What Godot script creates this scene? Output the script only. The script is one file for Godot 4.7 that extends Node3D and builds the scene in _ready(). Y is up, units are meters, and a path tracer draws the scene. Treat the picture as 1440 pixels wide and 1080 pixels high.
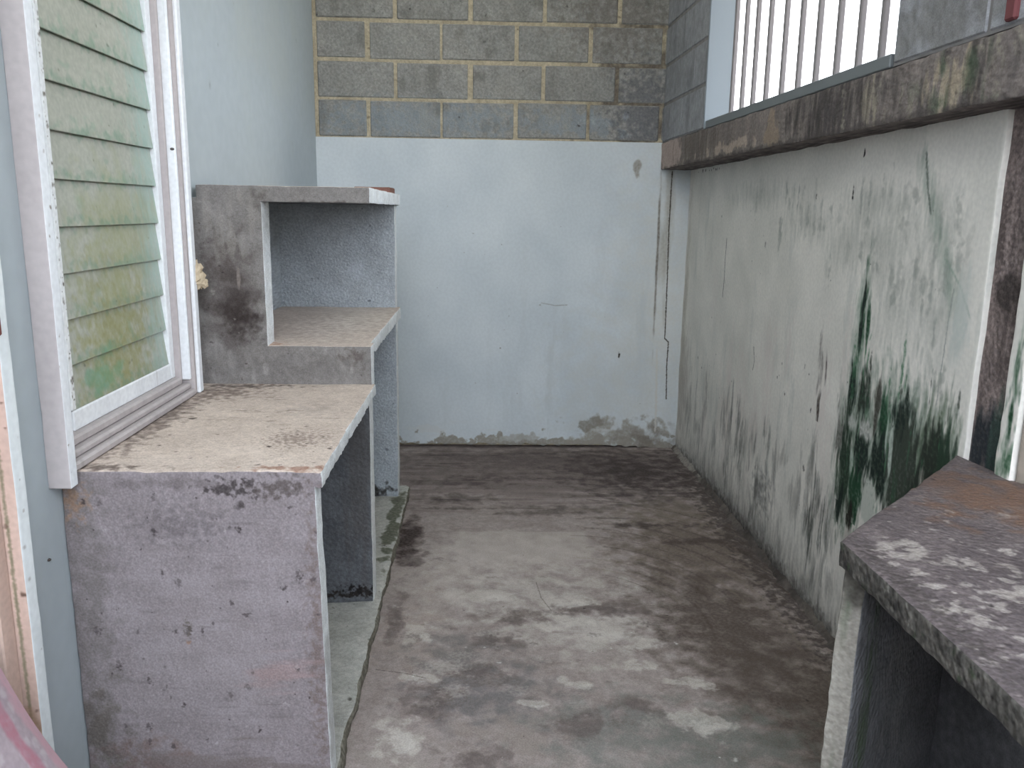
extends Node3D
# A narrow concrete wash yard behind a house: stepped concrete counter along the left wall, block walls,
# a barred opening high on the right, a second concrete counter at the near right.
# World: x to the right (left wall at x = 0), y up, z towards the camera (back wall at z = 0), metres.

const WALL_R := 2.07      # face of the lower right wall
const UP_X := 1.90        # face of the upper right wall (beam and blocks) at z = 0
const UP_S := 0.024       # the upper wall runs slightly askew
const BEAM_B := 1.608
const BEAM_T := 1.75
const PANEL_T := 1.752    # top of the plastered part of the back wall
const ROOF := 3.15

# ------------------------------------------------------------------ noise and painted textures
class Tx:
	static var nz := {}
	static var im := {}
	const N := 1024
	var w: int
	var h: int
	var ppm: float
	var ou: float
	var ov: float
	var d: PackedByteArray

	static func make_noise() -> void:
		var f := FastNoiseLite.new()
		f.noise_type = FastNoiseLite.TYPE_SIMPLEX
		f.fractal_type = FastNoiseLite.FRACTAL_FBM
		f.fractal_octaves = 5
		f.seed = 11
		f.frequency = 0.006
		put("c", f.get_image(N, N))
		f.seed = 12
		f.frequency = 0.022
		put("m", f.get_image(N, N))
		f.fractal_octaves = 3
		f.seed = 13
		f.frequency = 0.12
		put("f", f.get_image(N, N))
		f.fractal_octaves = 4
		f.seed = 14
		f.frequency = 0.03
		var v := f.get_image(N, 128)
		v.resize(N, N, Image.INTERPOLATE_CUBIC)
		put("v", v)
		f.seed = 15
		var hh := f.get_image(128, N)
		hh.resize(N, N, Image.INTERPOLATE_CUBIC)
		put("h", hh)
		f.seed = 16
		f.fractal_octaves = 5
		f.frequency = 0.07
		var vv := f.get_image(N, 230)
		vv.resize(N, N, Image.INTERPOLATE_CUBIC)
		put("w", vv)
		f.seed = 17
		f.frequency = 0.05
		f.fractal_octaves = 5
		put("n", f.get_image(N, N))

	static func put(k: String, i: Image) -> void:
		i.convert(Image.FORMAT_L8)
		im[k] = i
		nz[k] = i.get_data()

	func _init(u0: float, v0: float, u1: float, v1: float, px_per_m: float) -> void:
		ou = u0
		ov = v0
		ppm = px_per_m
		w = int(ceil((u1 - u0) * ppm))
		h = int(ceil((v1 - v0) * ppm))
		d = PackedByteArray()
		d.resize(w * h * 3)

	func uv(u: float, v: float) -> Vector2:
		return Vector2((u - ou) * ppm / w, (v - ov) * ppm / h)

	# two tones mixed by a coarse and a middle noise, with a fine grain
	func base(c0: Color, c1: Color, kind := "m", con := 1.0, grain := 0.06, off := 0, s := 1.0) -> Tx:
		var a: PackedByteArray = nz[kind]
		var b: PackedByteArray = nz["c"]
		var g: PackedByteArray = nz["f"]
		var k := 0
		var ki := con / 255.0
		for y in h:
			var row := ((int(y * s) + off) & 1023) * N
			var rowc := ((y + off * 3) & 1023) * N
			for x in w:
				var xx := (int(x * s) + off) & 1023
				var t := clampf((a[row + xx] * 0.6 + b[rowc + ((x + off) & 1023)] * 0.4 - 127.0) * ki * 1.6 + 0.5, 0.0, 1.0)
				var gr := 255.0 * (1.0 + (g[rowc + ((x + off) & 1023)] - 127.0) / 127.0 * grain)
				d[k] = clampi(int((c0.r + (c1.r - c0.r) * t) * gr), 0, 255)
				d[k + 1] = clampi(int((c0.g + (c1.g - c0.g) * t) * gr), 0, 255)
				d[k + 2] = clampi(int((c0.b + (c1.b - c0.b) * t) * gr), 0, 255)
				k += 3
		return self

	# a patch of matter with an outline broken up by noise
	func splat(u: float, v: float, ru: float, rv: float, c: Color, alpha: float, kind := "m", rough := 0.5, soft := 0.4, off := 0, s := 1.0) -> Tx:
		var a: PackedByteArray = nz[kind]
		var g: PackedByteArray = nz["f"]
		var reach := 1.0 + rough
		var x0 := clampi(int((u - ru * reach - ou) * ppm), 0, w)
		var x1 := clampi(int((u + ru * reach - ou) * ppm) + 1, 0, w)
		var y0 := clampi(int((v - rv * reach - ov) * ppm), 0, h)
		var y1 := clampi(int((v + rv * reach - ov) * ppm) + 1, 0, h)
		var iu := 1.0 / (ru * ppm)
		var iv := 1.0 / (rv * ppm)
		var cu := (u - ou) * ppm
		var cv := (v - ov) * ppm
		var cr := c.r * 255.0
		var cg := c.g * 255.0
		var cb := c.b * 255.0
		var lim := reach * reach
		var rk := rough / 127.0
		var is_ := 1.0 / soft
		for y in range(y0, y1):
			var dy := (y - cv) * iv
			var dy2 := dy * dy
			var row := ((int(y * s) + off * 7) & 1023) * N
			for x in range(x0, x1):
				var dx := (x - cu) * iu
				var dd := dx * dx + dy2
				if dd > lim:
					continue
				var q := row + ((int(x * s) + off * 13) & 1023)
				var al := (1.0 - sqrt(dd) + (a[q] - 127.0) * rk) * is_
				if al <= 0.0:
					continue
				al = minf(al, 1.0) * alpha * (0.72 + g[q] * 0.0022)
				if al > 1.0:
					al = 1.0
				var k := (y * w + x) * 3
				d[k] = int(d[k] + (cr - d[k]) * al)
				d[k + 1] = int(d[k + 1] + (cg - d[k + 1]) * al)
				d[k + 2] = int(d[k + 2] + (cb - d[k + 2]) * al)
		return self

	# a squarish patch with slightly broken edges
	func slab(u0: float, v0: float, u1: float, v1: float, c: Color, alpha: float, rough := 0.1, soft := 0.1, off := 0) -> Tx:
		var a: PackedByteArray = nz["n"]
		var cu := (u0 + u1) * 0.5
		var cv := (v0 + v1) * 0.5
		var ru := (u1 - u0) * 0.5
		var rv := (v1 - v0) * 0.5
		for y in range(clampi(int((v0 - rv * rough - ov) * ppm), 0, h), clampi(int((v1 + rv * rough - ov) * ppm), 0, h)):
			for x in range(clampi(int((u0 - ru * rough - ou) * ppm), 0, w), clampi(int((u1 + ru * rough - ou) * ppm), 0, w)):
				var q := ((y + off) & 1023) * N + ((x + off) & 1023)
				var e := maxf(absf((x / ppm + ou - cu) / ru), absf((y / ppm + ov - cv) / rv))
				var al := clampf((1.0 - e + (a[q] - 127.0) / 127.0 * rough) / soft, 0.0, 1.0) * alpha
				if al <= 0.0:
					continue
				var k := (y * w + x) * 3
				d[k] = int(d[k] + (c.r * 255.0 - d[k]) * al)
				d[k + 1] = int(d[k + 1] + (c.g * 255.0 - d[k + 1]) * al)
				d[k + 2] = int(d[k + 2] + (c.b * 255.0 - d[k + 2]) * al)
		return self

	# many small marks
	func specks(n: int, u0: float, v0: float, u1: float, v1: float, r0: float, r1: float, c: Color, alpha: float, sd: int, tall := 1.0) -> Tx:
		var rg := RandomNumberGenerator.new()
		rg.seed = sd
		for i in n:
			var r := r0 + (r1 - r0) * pow(rg.randf(), 3.0)
			splat(rg.randf_range(u0, u1), rg.randf_range(v0, v1), r * rg.randf_range(0.7, 1.5), r * tall * rg.randf_range(0.6, 1.4), c, alpha * rg.randf_range(0.4, 1.0), "f", 0.7, 0.7, rg.randi() & 255)
		return self

	# a cluster of long thin runs or strokes
	func strokes(n: int, u0: float, v0: float, u1: float, v1: float, su: float, sv: float, c: Color, alpha: float, kind: String, sd: int) -> Tx:
		var rg := RandomNumberGenerator.new()
		rg.seed = sd
		for i in n:
			splat(rg.randf_range(u0, u1), rg.randf_range(v0, v1), su * rg.randf_range(0.4, 1.6), sv * rg.randf_range(0.4, 1.6), c, alpha * rg.randf_range(0.3, 1.0), kind, 0.9, 0.8, rg.randi() & 255)
		return self

	func line(pts: Array, r: float, c: Color, alpha: float, sd := 3) -> Tx:
		var rg := RandomNumberGenerator.new()
		rg.seed = sd
		for i in pts.size() - 1:
			var a: Vector2 = pts[i]
			var b: Vector2 = pts[i + 1]
			var n := int(a.distance_to(b) / (r * 0.5)) + 1
			for k in n:
				var p := a.lerp(b, float(k) / n)
				splat(p.x + rg.randf_range(-0.4, 0.4) * r, p.y, r * rg.randf_range(0.6, 1.2), r * rg.randf_range(0.8, 1.5), c, alpha, "f", 0.4, 0.8, k)
		return self

	func tex() -> ImageTexture:
		return ImageTexture.create_from_image(Image.create_from_data(w, h, false, Image.FORMAT_RGB8, d))

	func height(kind: String, off := 0) -> ImageTexture:
		var src: Image = im[kind]
		var i := src.get_region(Rect2i(off, off, mini(w, N - off), mini(h, N - off)))
		if i.get_width() != w or i.get_height() != h:
			i.resize(w, h)
		return ImageTexture.create_from_image(i)


# ------------------------------------------------------------------ materials
var grain_tex: ImageTexture

func c8(r: int, g: int, b: int) -> Color:
	return Color8(r, g, b)

func mat(t: Tx, rough := 0.92, bump := 0.15, kind := "m", grain := true) -> StandardMaterial3D:
	var m := StandardMaterial3D.new()
	m.albedo_texture = t.tex()
	m.roughness = rough
	m.metallic_specular = 0.3
	if bump > 0.0:
		m.heightmap_enabled = true
		m.heightmap_texture = t.height(kind)
		m.heightmap_scale = bump
	if grain:
		m.detail_enabled = true
		m.detail_albedo = grain_tex
		m.detail_blend_mode = BaseMaterial3D.BLEND_MODE_MUL
		m.detail_uv_layer = BaseMaterial3D.DETAIL_UV_2
		m.uv2_triplanar = true
		m.uv2_world_triplanar = true
		m.uv2_scale = Vector3(2.3, 2.3, 2.3)
	return m

func plain(c: Color, rough := 0.6, metal := 0.0) -> StandardMaterial3D:
	var m := StandardMaterial3D.new()
	m.albedo_color = c
	m.roughness = rough
	m.metallic = metal
	m.metallic_specular = 0.4
	return m

# ------------------------------------------------------------------ meshes
var vary := FastNoiseLite.new()
var bend := ""            # which change is made to every position before it is stored
var lean_y := 0.0

func bent(p: Vector3) -> Vector3:
	match bend:
		"askew":
			return p + Vector3(UP_S * p.z, 0, 0)
		"slat":            # each slat leans outwards at its foot
			return p + Vector3(0.004 - (p.y - lean_y) * 0.11, 0, 0)
		"wide_foot":
			return p + Vector3(0.022 * (0.5 - p.y) * (p.x / 0.555), 0, 0)
		"top_slab":
			return p + Vector3(-0.02 * (2.068 - p.z), 0, 0)
		"foot_out":
			return p + Vector3(-0.05 * (0.757 - p.y), 0, 0)
		"slant_end":       # the far end is cut on the slant back to the wall
			var far := 3.353 - (p.x - 1.55) * 1.03 if p.x < 2.0705 else 3.03
			return Vector3(p.x, p.y, far + (p.z - 3.353) * (4.5 - far) / (4.5 - 3.353))
	return p

func uv_of(t: Tx, axis: int, p: Vector3) -> Vector2:
	if t == null:
		return Vector2(p.x + p.z, p.y)
	if axis == 0:
		return t.uv(p.z, -p.y)
	if axis == 1:
		return t.uv(p.x, p.z)
	return t.uv(p.x, -p.y)

func tri(st: SurfaceTool, t: Tx, axis: int, a: Vector3, b: Vector3, c: Vector3, out: Vector3) -> void:
	if bend:
		a = bent(a)
		b = bent(b)
		c = bent(c)
	var n := (b - a).cross(c - a)
	if n.length_squared() < 1e-16:
		return
	n = n.normalized()
	if n.dot(out) > 0.0:      # front faces run clockwise
		var s := b
		b = c
		c = s
	else:
		n = -n
	for p: Vector3 in [a, b, c]:
		st.set_normal(n)
		st.set_uv(uv_of(t, axis, p))
		st.add_vertex(p)

func corner(m: Vector3, e: Vector3, k: float, sg: Vector3, ax: int) -> Vector3:
	var q := e - Vector3(k, k, k)
	q[ax] = e[ax]
	return m + q * sg

# a box with chamfered edges
func bevel(st: SurfaceTool, lo: Vector3, hi: Vector3, ch := 0.003, t: Tx = null) -> void:
	var m := (lo + hi) * 0.5
	var e := (hi - lo) * 0.5
	var k := minf(ch, minf(e.x, minf(e.y, e.z)) * 0.9)
	for ax in 3:
		var u := (ax + 1) % 3
		var w := (ax + 2) % 3
		for s: float in [-1.0, 1.0]:
			var cs := []
			for q: Vector2 in [Vector2(-1, -1), Vector2(1, -1), Vector2(1, 1), Vector2(-1, 1)]:
				var sg := Vector3.ZERO
				sg[ax] = s
				sg[u] = q.x
				sg[w] = q.y
				cs.append(corner(m, e, k, sg, ax))
			var o := Vector3.ZERO
			o[ax] = s
			tri(st, t, ax, cs[0], cs[1], cs[2], o)
			tri(st, t, ax, cs[0], cs[2], cs[3], o)
		for s: float in [-1.0, 1.0]:       # edges along ax
			for r: float in [-1.0, 1.0]:
				var s0 := Vector3.ZERO
				s0[ax] = -1.0
				s0[u] = s
				s0[w] = r
				var s1 := s0
				s1[ax] = 1.0
				var o := s0 + s1
				var a0: Vector3 = corner(m, e, k, s0, u)
				var a1: Vector3 = corner(m, e, k, s1, u)
				var b0: Vector3 = corner(m, e, k, s0, w)
				var b1: Vector3 = corner(m, e, k, s1, w)
				tri(st, t, u, a0, a1, b1, o)
				tri(st, t, u, a0, b1, b0, o)
	for x: float in [-1.0, 1.0]:
		for y: float in [-1.0, 1.0]:
			for z: float in [-1.0, 1.0]:
				var sg := Vector3(x, y, z)
				tri(st, t, 0, corner(m, e, k, sg, 0), corner(m, e, k, sg, 1), corner(m, e, k, sg, 2), sg)

func ticks(a: float, b: float, r: float, step: float) -> PackedFloat32Array:
	var o := PackedFloat32Array()
	var n := maxi(1, int((b - a - 2.0 * r) / step))
	o.append(a)
	o.append(a + r * 0.3)
	for i in n + 1:
		o.append(lerpf(a + r, b - r, float(i) / n))
	o.append(b - r * 0.3)
	o.append(b)
	return o

func worn(p: Vector3, lo: Vector3, hi: Vector3, r: float, chip: float, big: float, amp: float) -> Vector3:
	var n := vary.get_noise_3dv(p * 16.0)
	var n2 := vary.get_noise_3dv(p * 55.0)
	var rr := clampf(r + chip * (maxf(0.0, n) * 1.2 + n2 * 0.5), 0.001, big)
	var q := p.clamp(lo + Vector3(rr, rr, rr), hi - Vector3(rr, rr, rr))
	var dd := p - q
	var o := p
	if dd.length_squared() > 1e-12:
		o = q + dd.normalized() * rr
	o += Vector3(vary.get_noise_3dv(p * 5.0 + Vector3(31, 0, 0)), vary.get_noise_3dv(p * 5.0 + Vector3(0, 57, 0)), vary.get_noise_3dv(p * 5.0 + Vector3(0, 0, 83))) * amp
	return bent(o) if bend else o

# a hand-cast concrete box: edges rounded and chipped by noise, faces uneven.
# skins: face ("+x" ... "-z" or "*") -> [material, Tx]
func cast(lo: Vector3, hi: Vector3, skins: Dictionary, r := 0.008, chip := 0.01, amp := 0.002, step := 0.03) -> ArrayMesh:
	var big := minf(r + chip, (hi - lo)[(hi - lo).min_axis_index()] * 0.45)
	var tk := [ticks(lo.x, hi.x, big, step), ticks(lo.y, hi.y, big, step), ticks(lo.z, hi.z, big, step)]
	var by := {}
	for ax in 3:
		var u := (ax + 1) % 3
		var w := (ax + 2) % 3
		var tu: PackedFloat32Array = tk[u]
		var tw: PackedFloat32Array = tk[w]
		for s in 2:
			var face: String = ("+" if s else "-") + "xyz"[ax]
			var skin: Array = skins.get(face, skins.get("*"))
			if skin.is_empty():
				continue
			var m: Material = skin[0]
			if not by.has(m):
				by[m] = {"v": PackedVector3Array(), "n": PackedVector3Array(), "t": PackedVector2Array(), "i": PackedInt32Array()}
			var b: Dictionary = by[m]
			var vs: PackedVector3Array = b.v
			var ns: PackedVector3Array = b.n
			var ts: PackedVector2Array = b.t
			var ix: PackedInt32Array = b.i
			var at := vs.size()
			var nu := tu.size()
			var nw := tw.size()
			var pts := PackedVector3Array()
			pts.resize(nu * nw)
			for i in nu:
				for j in nw:
					var p := Vector3.ZERO
					p[ax] = hi[ax] if s else lo[ax]
					p[u] = tu[i]
					p[w] = tw[j]
					pts[i * nw + j] = worn(p, lo, hi, r, chip, big, amp)
			for i in nu:
				for j in nw:
					var a := pts[mini(i + 1, nu - 1) * nw + j] - pts[maxi(i - 1, 0) * nw + j]
					var c := pts[i * nw + mini(j + 1, nw - 1)] - pts[i * nw + maxi(j - 1, 0)]
					var n := a.cross(c).normalized()
					if not s:
						n = -n
					vs.append(pts[i * nw + j])
					ns.append(n)
					ts.append(uv_of(skin[1], ax, pts[i * nw + j]))
			for i in nu - 1:
				for j in nw - 1:
					var p0 := at + i * nw + j
					var p1 := p0 + nw
					if s:
						ix.append_array([p0, p1 + 1, p1, p0, p0 + 1, p1 + 1])
					else:
						ix.append_array([p0, p1, p1 + 1, p0, p1 + 1, p0 + 1])
			by[m] = {"v": vs, "n": ns, "t": ts, "i": ix}
	var mesh := ArrayMesh.new()
	for m: Material in by:
		var arr := []
		arr.resize(Mesh.ARRAY_MAX)
		arr[Mesh.ARRAY_VERTEX] = by[m].v
		arr[Mesh.ARRAY_NORMAL] = by[m].n
		arr[Mesh.ARRAY_TEX_UV] = by[m].t
		arr[Mesh.ARRAY_INDEX] = by[m].i
		mesh.add_surface_from_arrays(Mesh.PRIMITIVE_TRIANGLES, arr)
		mesh.surface_set_material(mesh.get_surface_count() - 1, m)
	return mesh

# a curved sheet with a front, a back and a rim; f(i, j) gives its points, uv its texture place
func sheet_point(a: float, b: float) -> Vector3:
	# a runs down from the wall to the floor, b from the far edge towards the camera
	var x := 0.012 + 0.40 * a + 0.03 * sin(a * PI)
	var y := 0.60 * (1.0 - a) * (1.0 - 0.25 * sin(a * PI)) + 0.006
	var z := 3.32 + 0.75 * b + 0.03 * sin(a * 5.0)
	x += 0.012 * sin(b * 19.0 + a * 3.0) * sin(a * PI)
	y += 0.010 * sin(b * 23.0) * sin(a * PI) + 0.02 * b * (1.0 - a)
	return Vector3(x, y, z)

func sheet(nu: int, nv: int, thick: float) -> ArrayMesh:
	var st := SurfaceTool.new()
	st.begin(Mesh.PRIMITIVE_TRIANGLES)
	var p := []
	for i in nu + 1:
		for j in nv + 1:
			p.append(sheet_point(float(i) / nu, float(j) / nv))
	var nn := []
	for i in nu + 1:
		for j in nv + 1:
			var a: Vector3 = p[mini(i + 1, nu) * (nv + 1) + j] - p[maxi(i - 1, 0) * (nv + 1) + j]
			var b: Vector3 = p[i * (nv + 1) + mini(j + 1, nv)] - p[i * (nv + 1) + maxi(j - 1, 0)]
			nn.append(a.cross(b).normalized())
	for side in 2:
		var at := side * p.size()
		for i in nu + 1:
			for j in nv + 1:
				var k := i * (nv + 1) + j
				st.set_normal(nn[k] * (1.0 if side == 0 else -1.0))
				st.set_uv(Vector2(float(i) / nu, float(j) / nv))
				st.add_vertex(p[k] + nn[k] * thick * (0.5 if side == 0 else -0.5))
		for i in nu:
			for j in nv:
				var a := at + i * (nv + 1) + j
				var b := a + nv + 1
				if side == 0:
					for q: int in [a, b + 1, b, a, a + 1, b + 1]:
						st.add_index(q)
				else:
					for q: int in [a, b, b + 1, a, b + 1, a + 1]:
						st.add_index(q)
	var n := p.size()
	var rim := PackedInt32Array()
	for i in nu + 1:
		rim.append(i * (nv + 1))
	for j in range(1, nv + 1):
		rim.append(nu * (nv + 1) + j)
	for i in range(nu - 1, -1, -1):
		rim.append(i * (nv + 1) + nv)
	for j in range(nv - 1, 0, -1):
		rim.append(j)
	for k in rim.size():
		var a := rim[k]
		var b := rim[(k + 1) % rim.size()]
		for q: int in [a, b, b + n, a, b + n, a + n]:
			st.add_index(q)
	return st.commit()

func begin() -> SurfaceTool:
	var st := SurfaceTool.new()
	st.begin(Mesh.PRIMITIVE_TRIANGLES)
	return st

# ------------------------------------------------------------------ nodes
func put(called: String, mesh: Mesh, m: Material = null, parent: Node = self, label := "") -> MeshInstance3D:
	var o := MeshInstance3D.new()
	o.name = called
	o.mesh = mesh
	if m != null:
		o.material_override = m
	if label:
		o.set_meta("label", label)
	parent.add_child(o, true)
	return o

func boxes(called: String, list: Array, m: Material, parent: Node, ch := 0.003, t: Tx = null, label := "") -> MeshInstance3D:
	var st := begin()
	for b: Array in list:
		bevel(st, b[0], b[1], ch, t)
	return put(called, st.commit(), m, parent, label)

func group_node(called: String, at := Vector3.ZERO) -> Node3D:
	var o := Node3D.new()
	o.name = called
	o.position = at
	add_child(o, true)
	return o

func structure(o: Node, label: String, category: String) -> void:
	o.set_meta("kind", "structure")
	o.set_meta("label", label)
	o.set_meta("category", category)

func tag(o: Node, label: String, category: String, grp := "") -> void:
	o.set_meta("label", label)
	o.set_meta("category", category)
	if grp:
		o.set_meta("group", grp)

# ------------------------------------------------------------------ the scene
func _ready() -> void:
	# camera
	var cam := Camera3D.new()
	cam.name = "camera"
	cam.projection = Camera3D.PROJECTION_PERSPECTIVE
	cam.fov = rad_to_deg(2.0 * atan(540.0 / 1163.48))
	cam.near = 0.05
	cam.far = 200.0
	var right := Vector3(0.99924096, 0.01454793, 0.03613682)
	var upv := Vector3(-0.00681756, 0.97864097, -0.2054638)
	var fwd := Vector3(0.03835405, -0.20506148, -0.97799732)
	cam.transform = Transform3D(Basis(right, upv, -fwd), Vector3(0.9049, 1.3728, 4.7208))
	add_child(cam)
	cam.current = true

	# overcast sky
	var sky_m := ProceduralSkyMaterial.new()
	sky_m.sky_top_color = Color(0.88, 0.92, 0.97)
	sky_m.sky_horizon_color = Color(0.97, 0.98, 1.0)
	sky_m.ground_bottom_color = Color(0.42, 0.40, 0.38)
	sky_m.ground_horizon_color = Color(0.62, 0.62, 0.60)
	sky_m.sun_angle_max = 1.0
	var env := Environment.new()
	env.background_mode = Environment.BG_SKY
	env.sky = Sky.new()
	env.sky.sky_material = sky_m
	env.background_energy_multiplier = 1.0
	env.ambient_light_source = Environment.AMBIENT_SOURCE_SKY
	env.tonemap_mode = Environment.TONE_MAPPER_LINEAR
	env.tonemap_exposure = 8.5
	env.sdfgi_enabled = true
	env.ssao_enabled = true
	env.ssil_enabled = true
	var we := WorldEnvironment.new()
	we.name = "overcast_daylight"
	we.environment = env
	add_child(we)

	vary.noise_type = FastNoiseLite.TYPE_SIMPLEX
	vary.fractal_type = FastNoiseLite.FRACTAL_FBM
	vary.fractal_octaves = 3
	vary.frequency = 1.0
	vary.seed = 5
	Tx.make_noise()
	var gt := Tx.new(0, 0, 0.5, 0.5, 1024)
	gt.base(c8(228, 226, 224), c8(255, 255, 255), "f", 1.2, 0.05, 40)
	grain_tex = gt.tex()

	build_floor()
	build_back_wall()
	build_right_wall()
	build_left_wall()
	build_roof()
	build_left_counter()
	build_right_counter()
	build_small_things()


func build_floor() -> void:
	var t := Tx.new(-0.1, -0.1, 2.15, 3.6, 420)
	t.base(c8(176, 164, 159), c8(150, 138, 134), "n", 0.8, 0.05, 5)
	var dark := c8(70, 62, 59)
	var brown := c8(98, 87, 80)
	var pale := c8(208, 201, 194)
	# grime at the far end, wiped into bands
	t.splat(1.2, 0.45, 1.3, 0.62, c8(124, 112, 108), 0.8, "h", 0.4, 0.6, 1)
	t.splat(1.3, 0.25, 1.2, 0.3, c8(100, 90, 87), 0.65, "m", 0.5, 0.8, 1)
	t.splat(1.75, 0.5, 0.45, 0.5, c8(72, 63, 61), 0.85, "m", 0.6, 0.9, 2)
	t.splat(0.85, 0.62, 0.3, 0.12, c8(84, 74, 71), 0.65, "m", 0.8, 0.9, 3)
	t.splat(0.8, 0.9, 0.22, 0.09, c8(90, 80, 76), 0.6, "m", 0.8, 0.9, 31)
	t.splat(1.25, 1.05, 0.28, 0.07, c8(92, 82, 78), 0.6, "m", 0.8, 0.9, 32)
	t.splat(1.1, 0.78, 0.3, 0.05, c8(142, 131, 125), 0.6, "m", 0.8, 0.8, 33)
	t.splat(0.68, 0.5, 0.1, 0.25, c8(134, 124, 118), 0.5, "m", 0.8, 0.9, 34)
	t.strokes(34, 0.6, 0.3, 1.6, 1.2, 0.14, 0.014, c8(150, 138, 131), 0.45, "m", 21)
	t.strokes(40, 0.6, 0.1, 2.0, 1.25, 0.12, 0.016, dark, 0.5, "m", 22)
	# pale washed cement in the middle
	t.splat(1.0, 1.55, 0.44, 0.28, c8(196, 186, 179), 0.75, "m", 0.4, 0.6, 4)
	t.slab(0.8, 1.31, 1.38, 1.62, c8(190, 180, 173), 0.6, 0.06, 0.08, 5)
	t.splat(0.75, 1.8, 0.2, 0.35, c8(194, 183, 175), 0.6, "m", 0.6, 0.8, 6)
	t.splat(1.1, 1.95, 0.45, 0.3, pale, 0.55, "m", 0.9, 0.9, 7)
	t.splat(1.3, 2.2, 0.26, 0.22, pale, 0.55, "m", 0.9, 0.9, 8)
	t.splat(0.68, 2.2, 0.12, 0.3, c8(180, 164, 154), 0.5, "m", 0.8, 0.9, 9)
	# brown dried mud to the right, brushed in arcs
	t.splat(1.8, 1.5, 0.36, 0.5, c8(112, 100, 91), 0.8, "m", 0.5, 0.6, 10)
	t.splat(1.74, 2.15, 0.32, 0.55, brown, 0.85, "m", 0.5, 0.7, 11)
	t.splat(1.85, 2.6, 0.3, 0.5, brown, 0.8, "m", 0.5, 0.8, 12)
	t.splat(1.82, 1.05, 0.3, 0.2, c8(118, 107, 96), 0.6, "m", 0.7, 0.8, 24)
	t.splat(2.04, 1.4, 0.1, 1.3, c8(78, 70, 66), 0.7, "n", 0.7, 0.5, 13)
	for i in 20:
		var r0 := 0.32 + i * 0.036
		var arc := []
		var a0 := -0.35 + sin(i * 3.7) * 0.3
		for k in 12:
			var an := a0 + (0.6 + 0.6 * absf(sin(i * 2.3))) * k / 11.0
			arc.append(Vector2(1.28 + cos(an - 0.9) * r0 * 1.05, 2.15 + sin(an - 0.9) * r0 * 1.3))
		t.line(arc, 0.004 + 0.008 * absf(sin(i * 5.1)), c8(142, 130, 116) if i % 2 else c8(78, 68, 62), 0.14, i)
	t.splat(1.66, 1.24, 0.26, 0.035, c8(72, 63, 59), 0.75, "m", 0.8, 0.8, 14)
	t.splat(1.85, 1.42, 0.16, 0.05, c8(80, 70, 65), 0.7, "m", 0.8, 0.8, 25)
	# grey damp patches and brown blotches near the camera
	t.splat(0.92, 2.55, 0.24, 0.2, c8(118, 114, 114), 0.75, "m", 0.7, 0.8, 15)
	t.splat(0.85, 2.3, 0.2, 0.12, c8(122, 117, 115), 0.65, "m", 0.8, 0.8, 16)
	t.splat(1.3, 2.75, 0.3, 0.22, c8(128, 128, 123), 0.7, "m", 0.7, 0.8, 17)
	t.splat(1.6, 2.8, 0.25, 0.2, c8(122, 124, 118), 0.65, "m", 0.7, 0.8, 18)
	t.splat(1.35, 2.03, 0.2, 0.05, c8(116, 104, 99), 0.7, "m", 0.9, 0.8, 19)
	t.splat(1.05, 2.08, 0.16, 0.05, c8(118, 107, 102), 0.7, "m", 0.9, 0.8, 20)
	t.splat(1.0, 2.75, 0.14, 0.1, c8(160, 149, 142), 0.6, "m", 0.9, 0.8, 31)
	t.splat(0.68, 2.9, 0.14, 0.25, c8(162, 153, 146), 0.6, "m", 0.9, 0.8, 32)
	t.splat(1.1, 3.25, 0.7, 0.3, c8(140, 134, 128), 0.6, "m", 0.9, 0.8, 33)
	# flaked skin: pale islands and brown gaps
	for q: Array in [[1.22, 2.12, 0.1, 0.05], [1.32, 2.2, 0.1, 0.06], [1.42, 2.28, 0.06, 0.035], [1.12, 2.16, 0.06, 0.03], [1.38, 2.4, 0.06, 0.03], [1.52, 2.5, 0.05, 0.025], [1.58, 2.52, 0.03, 0.02], [0.72, 2.46, 0.07, 0.03], [0.7, 2.2, 0.05, 0.06], [1.2, 1.98, 0.12, 0.04], [0.95, 1.92, 0.1, 0.05], [1.05, 2.6, 0.05, 0.02], [1.18, 2.5, 0.06, 0.025], [1.5, 2.7, 0.1, 0.05], [0.68, 2.75, 0.06, 0.08], [0.72, 2.95, 0.08, 0.08]]:
		t.splat(q[0], q[1], q[2], q[3], c8(204, 196, 188), 0.62, "m", 0.9, 0.35, int(q[0] * 90 + q[1] * 31))
		t.splat(q[0] + 0.03, q[1] + 0.02, q[2] * 0.6, q[3] * 0.6, c8(214, 208, 201), 0.5, "n", 0.9, 0.5, int(q[0] * 50 + q[1] * 71))
	for q: Array in [[1.3, 2.03, 0.12, 0.04], [1.42, 2.06, 0.08, 0.03], [1.02, 2.12, 0.1, 0.035], [0.98, 2.25, 0.1, 0.05], [0.9, 2.45, 0.12, 0.06], [0.78, 2.6, 0.1, 0.08], [1.2, 2.7, 0.1, 0.06], [1.35, 2.62, 0.08, 0.05], [0.9, 2.85, 0.1, 0.06], [0.62, 2.1, 0.03, 0.2], [0.65, 1.62, 0.05, 0.1]]:
		t.splat(q[0], q[1], q[2], q[3], c8(112, 101, 98), 0.55, "m", 0.9, 0.5, int(q[0] * 70 + q[1] * 43))
		t.splat(q[0], q[1], q[2] * 0.7, q[3] * 0.7, c8(104, 94, 91), 0.4, "n", 1.0, 0.7, int(q[0] * 30 + q[1] * 23))
	t.specks(70, 0.6, 1.7, 1.6, 3.0, 0.008, 0.06, c8(186, 179, 171), 0.5, 41, 0.6)
	t.specks(70, 0.6, 1.6, 1.7, 3.0, 0.008, 0.06, c8(108, 99, 95), 0.45, 42, 0.6)
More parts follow.
